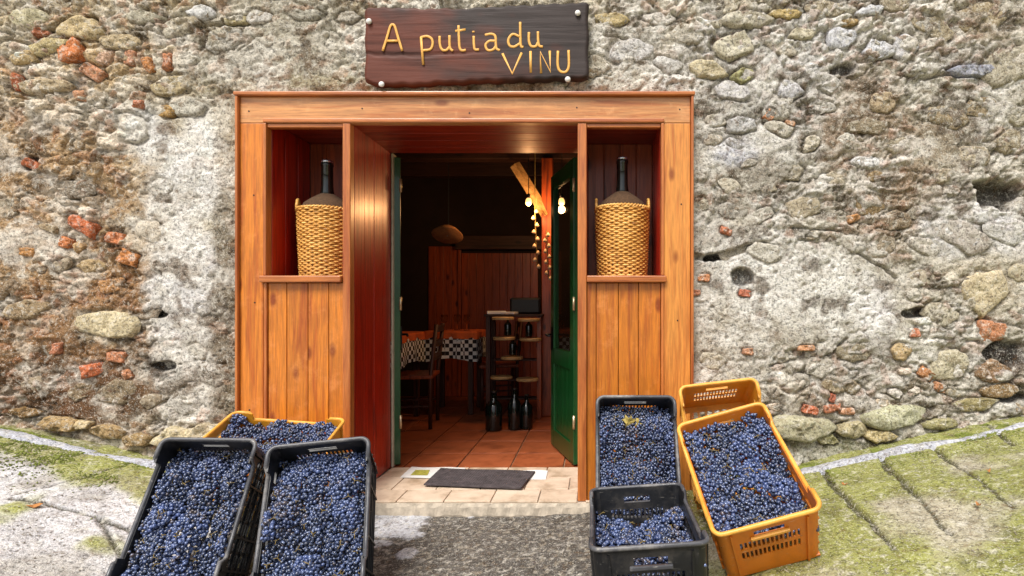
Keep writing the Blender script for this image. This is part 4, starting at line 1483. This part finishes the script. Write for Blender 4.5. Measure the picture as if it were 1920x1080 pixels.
def toward(p, k):
    """slide a measured pose along its sight line (k < 1: nearer the camera)"""
    c = Vector((0, -CAM_D, EYE))
    return c + (Vector(p) - c) * k


CW, CL, CH = 0.37, 0.55, 0.29
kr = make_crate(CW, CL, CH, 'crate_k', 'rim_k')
og = make_crate(CW, CL, CH, 'crate_o', 'rim_o')
yl = make_crate(CW, 0.58, CH, 'crate_y', 'rim_o')
GRP = 'plastic harvest crates by the door'
A = og
pose(A, (0.639, -0.785, 0.240), (30.5, -16.1, -2.8))
tag(A, 'orange slatted crate full of grapes tipped forward on the mossy ramp', 'crate', GRP)
B = make_crate(CW, CL, CH, 'crate_y', 'rim_o')
pose(B, (0, 0, 0), (62, -7, -3))
tag(B, 'empty yellow orange crate leaning on the wall behind the full orange one', 'crate', GRP)
C = kr
pose(C, (0.193, -1.013, 0.030), (0.4, -3.6, 0.2))
tag(C, 'black crate of grapes standing level at the front right of the doorway', 'crate', GRP)
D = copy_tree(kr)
pose(D, (0, 0, 0), (60, 0, 0))
tag(D, 'black crate of grapes propped upright against the right hand pine panel', 'crate', GRP)
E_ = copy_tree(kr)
pose(E_, toward((-1.718, -0.52, 0.118), 0.965), (59, 2.2, 6))
tag(E_, 'leftmost black crate, tipped towards the street and heaped with grapes', 'crate', GRP)
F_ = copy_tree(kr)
pose(F_, toward((-1.169, -0.614, 0.123), 0.965), (57, -3.0, 14))
tag(F_, 'black crate of grapes beside the doorstep, right of the leftmost crate', 'crate', GRP)
G = yl
pose(G, (0, 0, 0), (22, 3.5, 0))
tag(G, 'yellow crate of grapes behind the two black crates on the left', 'crate', GRP)


def seat(o, W, L, Hc, corner, target):
    """move a posed crate so that a rim corner comes to a measured point"""
    q = o.rotation_euler.to_matrix() @ Vector((corner[0] * W / 2, corner[1] * L / 2, Hc))
    o.location = Vector(target) - q


seat(D, CW, CL, CH, (-1, 1), PX(1121, 746, 2.615))
seat(B, CW, CL, CH, (-1, 1), PX(1275, 727, 2.66))
# the yellow crate lies with its long side to the wall
G.rotation_euler = (Matrix.Rotation(RAD(4), 3, 'Y') @ Matrix.Rotation(RAD(22), 3, 'X') @ Matrix.Rotation(RAD(90), 3, 'Z')).to_euler()
seat(G, CW, 0.58, CH, (1, 1), PX(437, 774, 2.83))

heaps = [
    (A, CL, 0.74, 0.030, 0.8, 'dusty black grapes filling the orange crate on the ramp', 21, None),
    (C, CL, 0.50, -0.015, 1.0, 'black grapes half filling the level black crate at the front right', 22, lambda x, y: 0.035 * np.abs(x + 0.05) ** 1.5 - 0.03 * sstep(-0.3, 0.9, y) * (1 - np.abs(x))),
    (D, CL, 0.82, -0.012, 0.9, 'black grapes in the crate propped against the right pine panel', 23, lambda x, y: -0.03 * sstep(0.55, 1.0, y)),
    (E_, CL, 0.80, -0.010, 1.0, 'black grapes heaped in the leftmost crate', 24, lambda x, y: -0.055 * sstep(0.45, 0.95, y)),
    (F_, CL, 0.82, -0.010, 0.9, 'black grapes heaped in the crate beside the doorstep', 25, lambda x, y: -0.05 * sstep(0.5, 0.95, y)),
    (G, 0.58, 0.80, 0.0, 0.9, 'black grapes in the yellow crate behind the left crates', 26, None),
]
for cr in (A, B, C, D, E_, F_, G):          # same sight lines from the final camera station
    cr.location.y -= 0.045 if cr not in (D, G) else 0.03
    cr.location.z -= 0.026 if cr in (E_, F_) else 0.0
bpy.context.view_layer.update()
for (cr, L_, fill, slope, hump, lab, seed, shp) in heaps:
    grape_heap(cr, CW, L_, CH, fill, slope, hump, lab, seed, shp)

# vine leaves on the grapes of the upright crate
def vine_leaf(crate, x, y, z, size, rz, label):
    vs, fs = [(0, 0, 0)], []
    lob = [1.0, .62, .86, .5, .95, .55, .8, .45, .35, .45, .8, .55, .95, .5, .86, .62]
    m = len(lob) * 2
    for i in range(m):
        a = 2 * math.pi * i / m
        r = size * (lob[i // 2] if i % 2 == 0 else (lob[i // 2] + lob[(i // 2 + 1) % len(lob)]) / 2 * 0.9)
        vs.append((r * 0.55 * math.cos(a), r * 0.55 * math.sin(a), 0.012 * math.sin(2.3 * a) + 0.006))
    for i in range(m):
        vs.append((vs[1 + i][0] * 0.55, vs[1 + i][1] * 0.55, vs[1 + i][2] * 0.4 + 0.006))
    for i in range(m):
        j = (i + 1) % m
        fs.append((1 + i, 1 + j, 1 + m + j, 1 + m + i))
        fs.append((0, 1 + m + i, 1 + m + j))
    o = MB().add(vs, fs).build('vine_leaf', M['leaf'], None, smooth=True)
    s = o.modifiers.new('thickness', 'SOLIDIFY')
    s.thickness = 0.0012
    o.matrix_world = Matrix.Translation(crate.location) @ crate.rotation_euler.to_matrix().to_4x4() @ Matrix.Translation((x, y, z)) @ Matrix.Rotation(rz, 4, 'Z') @ Matrix.Rotation(0.5, 4, 'X')
    tag(o, label, 'leaf', 'vine leaves among the grapes')


vine_leaf(D, -0.04, 0.165, CH * 0.82 + 0.010, 0.075, 0.4, 'larger yellow green vine leaf on the grapes of the upright crate')
vine_leaf(D, 0.012, 0.155, CH * 0.82 + 0.012, 0.055, 2.2, 'smaller curled vine leaf right of the larger one in the upright crate')

# ------------------------------------------------------------------ doormat on sheets of newspaper
def quad_sheet(name, px4, z, th, mat, label, cat, wave=0.0, group=None, nx=14, ny=8, ribs=0.0):
    c = []
    for (u, v) in px4:                     # measured corners on the step: far-left, far-right, near-right, near-left
        d = 1011.0 * (EYE - z) / (v - 575.0)
        c.append(Vector(PX(u, v, d)))
    ctr = sum(c, Vector()) / 4
    vs, fs = [], []
    for j in range(ny + 1):
        for i in range(nx + 1):
            s, t = i / nx, j / ny
            p = (c[3] * (1 - s) + c[2] * s) * (1 - t) + (c[0] * (1 - s) + c[1] * s) * t - ctr
            vs.append((p.x, p.y, wave * (0.5 + 0.5 * math.sin(7 * s + 3 * t)) * (0.3 + t) + th + (ribs * (i % 2) * random.uniform(0.4, 1.0) if 0 < i < nx and 0 < j < ny else 0)))
    nb_ = len(vs)
    vs += [(x, y, z_ - th) for x, y, z_ in vs]
    w_ = nx + 1
    for j in range(ny):
        for i in range(nx):
            a = j * w_ + i
            fs.append((a, a + 1, a + w_ + 1, a + w_))
            fs.append((nb_ + a, nb_ + a + w_, nb_ + a + w_ + 1, nb_ + a + 1))
    loop = list(range(w_)) + [j * w_ + nx for j in range(1, ny + 1)] + [ny * w_ + i for i in range(nx - 1, -1, -1)] + [j * w_ for j in range(ny - 1, 0, -1)]
    for k in range(len(loop)):
        a, b = loop[k], loop[(k + 1) % len(loop)]
        fs.append((b, a, nb_ + a, nb_ + b))
    o = MB().add(vs, fs).build(name, mat)
    o.location = (ctr.x, ctr.y, z)
    return tag(o, label, cat, group)


p1 = quad_sheet('newspaper', [(768, 880), (870, 882), (850, 902), (745, 900)], 0.003, 0.0012, M['paper'], 'newspaper sheet with a coloured picture under the mat, left side', 'newspaper', 0.004, 'newspaper sheets under the mat')
pic = quad_sheet('printed_picture', [(775, 885), (802, 885), (797, 895), (765, 895)], 0.0075, 0.0006, M['print'], None, None)
pic.parent = p1
pic.location = pic.location - p1.location
for k_ in ('label', 'category'):
    if k_ in pic:
        del pic[k_]
quad_sheet('newspaper', [(958, 886), (1026, 887), (1022, 904), (950, 903)], 0.003, 0.0012, M['paper'], 'white newspaper sheet sticking out at the right of the mat', 'newspaper', 0.004, 'newspaper sheets under the mat')
quad_sheet('doormat', [(823, 884), (1002, 890), (975, 922), (790, 915)], 0.010, 0.008, M['mat'], 'dark grey rectangular doormat lying askew on the doorstep', 'doormat', 0.003, None, 80, 24, 0.005)

# ------------------------------------------------------------------ the room behind
RX0, RX1, RYB, RZT = -2.75, 1.35, 3.45, 2.75
fl = MB().box(RX0, RX1, RY + 0.005, RYB, -0.10, -0.016).build('floor', M['grout'])
tag(fl, kind='structure')
tt = 0.36
j = 0
y = RY + 0.007
while y < RYB - 0.05:
    x = RX0 + 0.02
    while x < RX1 - 0.05:
        a, b = x + 0.005, min(x + tt, RX1) - 0.005
        o = MB().box(-(b - a) / 2, (b - a) / 2, 0, min(tt - 0.010, RYB - y), -0.012, 0).build('tile', M['tile_red'], fl, bevel=0.002)
        o.location = ((a + b) / 2, y, -0.004 + random.uniform(-0.001, 0.001))
        x += tt
    y += tt


def struct_box(name, x0, x1, y0, y1, z0, z1, mat):
    o = MB().box(x0, x1, y0, y1, z0, z1).build(name, M[mat])
    return tag(o, kind='structure')


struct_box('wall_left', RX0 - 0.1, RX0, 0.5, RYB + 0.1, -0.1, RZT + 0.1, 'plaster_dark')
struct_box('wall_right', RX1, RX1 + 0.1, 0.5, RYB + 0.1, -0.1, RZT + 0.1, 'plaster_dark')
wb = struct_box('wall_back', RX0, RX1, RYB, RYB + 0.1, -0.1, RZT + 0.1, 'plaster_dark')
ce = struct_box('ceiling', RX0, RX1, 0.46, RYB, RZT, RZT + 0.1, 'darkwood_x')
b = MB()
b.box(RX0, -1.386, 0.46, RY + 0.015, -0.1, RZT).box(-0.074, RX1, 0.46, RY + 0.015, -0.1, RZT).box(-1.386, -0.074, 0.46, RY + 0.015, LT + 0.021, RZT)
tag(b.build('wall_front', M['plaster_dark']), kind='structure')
for k, yb in enumerate((1.0, 1.7, 2.4, 3.1)):
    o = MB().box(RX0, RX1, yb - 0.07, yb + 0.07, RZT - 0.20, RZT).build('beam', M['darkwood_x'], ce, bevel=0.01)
# plank panelling on the back wall
for k in range(10):
    x0 = -1.60 + k * 0.092
    o = MB().box(-0.045, 0.045, -0.02, 0.0, 0, 1.72).build('plank', M['panelwood'], wb, bevel=0.003)
    o.location = (x0 + 0.046, RYB - 0.001, 0.0)
for k in range(4):
    o = MB().box(-0.045, 0.045, -0.02, 0.0, 0, 1.80).build('plank', M['panelwood'], wb, bevel=0.003)
    o.location = (-1.95 + k * 0.092, RYB - 0.001, 0.0)
o = MB().box(-1.635, -1.605, RYB - 0.045, RYB - 0.001, 0, 1.78).build('panel_frame', M['panelwood'], wb, bevel=0.003)
o = MB().box(-1.66, -0.62, RYB - 0.09, RYB - 0.022, 1.76, 1.92).build('rail', M['darkwood_x'], wb, bevel=0.004)


def wp(u, v, d):
    return Vector(PX(u, v, d))


# timber post with its brace
pp = wp(1026, 575, 5.3)
post = empty('timber_post', (pp.x, pp.y, 0))
tag(post, 'lit timber post with a diagonal brace in the room behind the door', 'post')
MB().box(-0.055, 0.055, -0.055, 0.055, 0, RZT - 0.21).build('post', M['panelwood'], post, bevel=0.008)
bp = MB().tube([(-0.01, -0.02, 1.98), (-0.31, -0.10, 2.46)], 0.052, 4)
bp.build('brace', M['palewood'], post)
# wall lamps: lit bulbs on the beam
for (u, lab) in ((990, 'lit bare bulb hanging left of the timber post'), (1053, 'lit bare bulb behind the glazed green door leaf')):
    p = wp(u, 375, 5.0)
    lamp = empty('hanging_bulb', p)
    tag(lamp, lab, 'lamp', 'lit bulbs in the room')
    MB().lathe([(0.008, -0.045), (0.024, -0.034), (0.030, -0.012), (0.026, 0.010), (0.014, 0.028)], 14).build('glass_bulb', M['bulb'], lamp, smooth=True)
    MB().lathe([(0.016, 0.026), (0.017, 0.062), (0.006, 0.072)], 12).build('lamp_socket', M['black'], lamp, smooth=True)
    MB().tube([(0, 0, 0.07), (0, 0, RZT - p.z)], 0.004, 5).build('cord', M['black'], lamp)
    ld = bpy.data.lights.new('bulb_light', 'POINT')
    ld.energy = 8.0
    ld.color = (1.0, 0.50, 0.20)
    ld.shadow_soft_size = 0.035
    lo = bpy.data.objects.new('bulb_light', ld)
    COL.objects.link(lo)
    lo.parent = lamp
    lo.location = (0, -0.02, -0.085)
# plaited strings of garlic on the post
for (u, v0, v1, d, lab) in ((1002, 395, 500, 5.1, 'string of garlic hanging below the left bulb'), (1024, 440, 522, 5.05, 'string of garlic hanging down the timber post')):
    p0, p1_ = wp(u, v0, d), wp(u + 4, v1, d)
    root = empty('garlic_string', p0)
    tag(root, lab, 'garlic', 'garlic strings in the room')
    MB().tube([(0, 0, RZT - 0.2 - p0.z if u < 1010 else 0.05), (0, 0, 0), (p1_.x - p0.x, 0, p1_.z - p0.z)], 0.005, 5).build('string', M['stem'], root)
    for k in range(9):
        t = k / 8
        q = (p1_ - p0) * t
        s = (-1) ** k * 0.016
        MB().lathe([(0.004, -0.018), (0.017, -0.012), (0.021, 0.0), (0.012, 0.014), (0.003, 0.026)], 9, (q.x + s, q.y - 0.01, q.z)).build('garlic_bulb', M['garlic'], root, smooth=True)
# straw pendant shade
p = wp(837, 436, 5.2)
root = empty('pendant_lamp', p, (RAD(-26), 0, 0))
tag(root, 'round pale straw lampshade hanging unlit in the dark room', 'lamp')
MB().lathe([(0.145, -0.03), (0.150, -0.024), (0.10, 0.03), (0.05, 0.065), (0.03, 0.075), (0.028, 0.07), (0.048, 0.058), (0.095, 0.024), (0.138, -0.028)], 26).build('lamp_shade', M['straw'], root, smooth=True)
MB().lathe([(0.010, -0.03), (0.028, -0.01), (0.020, 0.03), (0.014, 0.06)], 12).build('glass_bulb', M['white'], root, smooth=True)
MB().tube([(0, 0, 0.07), (0, -0.27, 0.63)], 0.005, 5).build('cord', M['black'], root)

# display rack of round wooden boards with jugs
rk = wp(962, 575, 5.15)
root = empty('bottle_rack', (rk.x, rk.y, 0))
tag(root, 'dark wooden display rack with small round board shelves inside the room', 'rack')
for sx in (-0.245, 0.245):
    for sy in (0.0, 0.26):
        MB().box(sx - 0.022, sx + 0.022, sy - 0.022, sy + 0.022, 0, 0.98).build('leg', M['panelwood' if sx > 0 else 'darkwood'], root, bevel=0.004)
MB().box(-0.28, 0.28, -0.04, 0.30, 0.981, 1.005).build('top_board', M['darkwood_x'], root, bevel=0.004)
for k, z in enumerate((0.18, 0.36, 0.56, 0.76)):
    MB().box(-0.224, 0.224, 0.10, 0.24, z - 0.016, z).build('cross_board', M['darkwood_x'], root, bevel=0.003)
for (u, v) in ((941, 600), (990, 603), (943, 638), (993, 640), (958, 675), (938, 712), (987, 716)):
    q = wp(u, v, 5.02)
    MB().lathe([(0.098, 0), (0.105, 0.006), (0.105, 0.022), (0.098, 0.028)], 22, (q.x - rk.x, q.y - rk.y + 0.02, q.z), 1.0, 0.8).build('round_board', M['palewood'], root, smooth=False)


def bottle(loc, h, r, label, mat='glass_dark'):
    o = empty('wine_bottle', loc)
    tag(o, label, 'bottle', 'dark bottles on and under the display rack')
    MB().lathe([(r * 0.9, 0), (r, 0.01), (r, h * 0.58), (r * 0.8, h * 0.68), (r * 0.34, h * 0.78), (r * 0.32, h * 0.97)], 16).build('bottle_body', M[mat], o, smooth=True)
    MB().lathe([(r * 0.38, h * 0.95), (r * 0.38, h)], 12).build('cork_cap', M['black'], o, smooth=True)


for k, (u, v, d, h, r, lab) in enumerate([(935, 782, 4.95, 0.34, 0.075, 'leftmost squat dark flask on the floor under the rack'), (968, 790, 4.85, 0.36, 0.06, 'dark flask on the floor under the middle of the rack'), (992, 782, 4.95, 0.30, 0.055, 'rightmost dark flask on the floor under the rack')]):
    q = wp(u, v, d)
    bottle((q.x, 1.6 + (k - 1) * 0.03 + 0.1, 0.0), h, r, lab)
for (u, v, lab) in ((950, 630, 'dark bottle on the second left round board of the rack'), (990, 632, 'dark bottle on the second right round board of the rack'), (959, 667, 'dark bottle on the middle round board of the rack')):
    q = wp(u, v, 5.02)
    bottle((q.x, q.y + 0.02, q.z + 0.0), 0.17, 0.034, lab)
# till and papers on the rack
o = MB().box(-0.15, 0.15, -0.10, 0.10, 0, 0.16).build('till', M['black'], None, bevel=0.02)
o.location = (rk.x + 0.10, rk.y + 0.16, 1.006)
tag(o, 'black till box standing on top of the display rack', 'till')
for (dx, dy, w, rz, lab) in ((-0.17, 0.02, 0.09, 0.2, 'white paper pad on the left of the rack top'), (-0.04, 0.0, 0.07, -0.3, 'folded white paper on the middle of the rack top')):
    b = MB().box(-w, w, -0.05, 0.05, 0, 0.03 if dx < -0.1 else 0.022)
    o = b.build('paper_pad', M['paper'], None, bevel=0.004)
    o.location = (rk.x + dx, rk.y + dy, 1.0055)
    o.rotation_euler = (0, 0, rz)
    tag(o, lab, 'paper', 'papers on the rack')


# tables with checked cloths
def table(x, y, label, clabel, olabel, hw=0.38):
    root = empty('dining_table', (x, y, 0))
    tag(root, label, 'table', 'dining tables in the room')
    for sx in (-hw + 0.05, hw - 0.05):
        for sy in (-hw + 0.05, hw - 0.05):
            MB().box(sx - 0.025, sx + 0.025, sy - 0.025, sy + 0.025, 0, 0.80).build('leg', M['darkwood'], root, bevel=0.004)
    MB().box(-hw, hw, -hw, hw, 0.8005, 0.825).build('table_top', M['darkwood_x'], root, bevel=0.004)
    for (half, drop, z, mat, lab, nm) in ((hw + 0.012, 0.26, 0.8265, 'check', clabel, 'checked_tablecloth'), (hw + 0.016, 0.07, 0.8320, 'redcloth', olabel, 'orange_overcloth')):
        n = 40
        vs, fs = [], []
        prof_ = [(0.0, 0.0), (0.9, 0.0), (1.0, 0.0)] + [(1.0, -drop * (k + 1) / 4) for k in range(4)]
        for (r, dz) in prof_:
            for k in range(n):
                a = 2 * math.pi * k / n + math.pi / n
                m = max(abs(math.cos(a)), abs(math.sin(a)))
                fold = 1 + (0.04 * math.sin(a * 10 + 1) * (-dz / drop) if dz else 0) + (0.02 if dz else 0)
                corner = 1.0 + 0.45 * (1 / m - 1) if dz else 1.0
                vs.append((half * r / m * math.cos(a) * fold, half * r / m * math.sin(a) * fold, dz * corner))
        for i in range(len(prof_) - 1):
            for k in range(n):
                l = (k + 1) % n
                fs.append((i * n + k, i * n + l, (i + 1) * n + l, (i + 1) * n + k))
        o = MB().add(vs, fs).build(nm, M[mat], None, smooth=False)
        s_ = o.modifiers.new('thickness', 'SOLIDIFY')
        s_.thickness = 0.002
        s_.offset = 1
        o.location = (x, y, z)
        tag(o, lab, 'tablecloth', 'cloths on the dining tables')


def chair(x, y, rz, label):
    root = empty('dining_chair', (x, y, 0), (0, 0, rz))
    tag(root, label, 'chair', 'dining chairs in the room')
    for sx in (-0.19, 0.19):
        MB().tube([(sx, -0.18, 0), (sx, -0.18, 0.44)], 0.018, 8).build('leg', M['darkwood'], root, smooth=True)
        MB().tube([(sx, 0.18, 0), (sx, 0.18, 0.45), (sx * 0.96, 0.23, 0.92)], 0.018, 8).build('leg', M['darkwood'], root, smooth=True)
        MB().tube([(sx, -0.18, 0.2), (sx, 0.18, 0.2)], 0.010, 6).build('stretcher', M['darkwood'], root)
    MB().box(-0.21, 0.21, -0.21, 0.20, 0.44, 0.475).build('seat', M['panelwood'], root, bevel=0.01)
    for z in (0.60, 0.72, 0.85):
        MB().box(-0.18, 0.18, 0.185 + (z - 0.45) * 0.1, 0.205 + (z - 0.45) * 0.1, z, z + 0.06).build('back_slat', M['darkwood_x'], root, bevel=0.005)


t1 = wp(848, 575, 5.45)
table(t1.x, t1.y + 0.1, 'dining table in the middle of the room, seen through the door', 'black and white checked cloth on the middle table', 'orange top cloth over the checks on the middle table', 0.25)
t2 = wp(738, 575, 4.85)
table(t2.x - 0.28, t2.y + 0.1, 'dining table at the left of the room, half behind the door edge', 'black and white checked cloth on the left table', 'orange top cloth on the left table')
chair(t1.x + 0.40, t1.y + 0.30, -1.3, 'dark wooden chair at the right side of the middle table')
chair(t2.x + 0.16, t2.y + 0.02, -1.45, 'dark wooden chair at the right side of the left table')
for k, (dx, dy) in enumerate(((-0.12, 0.0), (0.0, 0.05), (0.12, -0.03))):
    o = empty('wine_glass', (t1.x + dx, t1.y + 0.1 + dy, 0.8345))
    tag(o, ['leftmost', 'middle', 'rightmost'][k] + ' of three small glasses on the middle table', 'glass', 'glasses on the middle table')
    MB().lathe([(0.030, 0), (0.032, 0.004), (0.006, 0.010), (0.005, 0.07)], 14).build('stem', M['pane'], o, smooth=True)
    MB().lathe([(0.005, 0.07), (0.030, 0.09), (0.036, 0.12), (0.030, 0.16), (0.0285, 0.16), (0.034, 0.12), (0.028, 0.093), (0.002, 0.076)], 16).build('bowl', M['pane'], o, smooth=True)


# ------------------------------------------------------------------ moss cushions, grit and fallen scraps on the ground
def scatter(name, mat, n, pick, size, flat, label, seed):
    """many tiny faceted lumps resting on the ground, one object"""
    rg = np.random.default_rng(seed)
    V0, F0 = ico(0)
    P = []
    while len(P) < n:
        p = pick(rg)
        if p is not None:
            P.append(p)
    P = np.array(P)
    sz = rg.uniform(size[0], size[1], (len(P), 1, 3)) * np.array([1, 1, flat])
    V = V0[None] * sz * rg.uniform(0.7, 1.3, (len(P), len(V0), 1))
    a = rg.uniform(0, 6.28, len(P))
    c_, s_ = np.cos(a)[:, None], np.sin(a)[:, None]
    V = np.stack([V[..., 0] * c_ - V[..., 1] * s_, V[..., 0] * s_ + V[..., 1] * c_, V[..., 2]], -1)
    z = ground_z(P[:, 0], P[:, 1])
    V = V + np.c_[P[:, 0], P[:, 1], z + P[:, 2]][:, None, :]
    F = (F0[None] + (np.arange(len(P)) * len(V0))[:, None, None]).reshape(-1, 3)
    o = link(name, np_mesh(name, V.reshape(-1, 3), F), mat)
    return tag(o, label, name, None, 'stuff')


M['moss'] = mat_plain('moss', lin(134, 144, 62), 0.95, var=0.6, scale=9)
M['grit'] = mat_plain('grit', lin(168, 158, 140), 0.9, var=0.6, scale=40)
M['scrap'] = mat_plain('dry_leaf_scrap', lin(196, 132, 70), 0.8, var=0.5, scale=30)


def pick_moss(rg):
    side = rg.random()
    if side < 0.6:
        x, y = rg.uniform(1.0, 2.9), -abs(rg.normal(0.04, 0.10))
    else:
        x, y = rg.uniform(-3.6, -2.0), -abs(rg.normal(0.10, 0.16))
    if y > -0.01 or float(fbm(np.array([x * 6]), np.array([y * 6]), 3, 88)[0]) < 0.48:
        return None
    return (x, y, 0.0)


scatter('moss', M['moss'], 9000, pick_moss, (0.002, 0.0068), 0.7, 'green moss cushions along the foot of the wall', 5)
scatter('grit', M['grit'], 2600, lambda rg: (rg.uniform(-3.2, 2.6), rg.uniform(-1.3, -0.08), 0.002), (0.0015, 0.0052), 0.7, 'loose grit and small chips strewn over the street', 6)
for k, (u, v, sz, lab) in enumerate(((42, 960, 0.030, 'dry orange leaf on the concrete at the far left'), (1850, 960, 0.014, 'small pale leaf on the mossy ramp near the right edge'), (1592, 918, 0.012, 'small pale leaf beside the groove on the mossy ramp'), (1868, 893, 0.014, 'small leaf on the mossy ramp below the kerb end'))):
    p = on_ground(u, v)
    vs = [(0, 0, 0.004)] + [(sz * (1 + 0.35 * math.sin(3 * a)) * math.cos(a), sz * 0.6 * (1 + 0.3 * math.cos(2 * a)) * math.sin(a), 0.006 + 0.006 * math.sin(2 * a + k)) for a in np.linspace(0, 2 * math.pi, 13)[:-1]]
    o = MB().add(vs, [(0, 1 + i, 1 + (i + 1) % 12) for i in range(12)]).build('fallen_leaf', M['scrap'])
    o.modifiers.new('thickness', 'SOLIDIFY').thickness = 0.001
    o.location = (p[0], p[1], p[2] + 0.008)
    o.rotation_euler = (0.1, 0.05, 1.3 * k)
    tag(o, lab, 'leaf', 'fallen leaves on the ground')
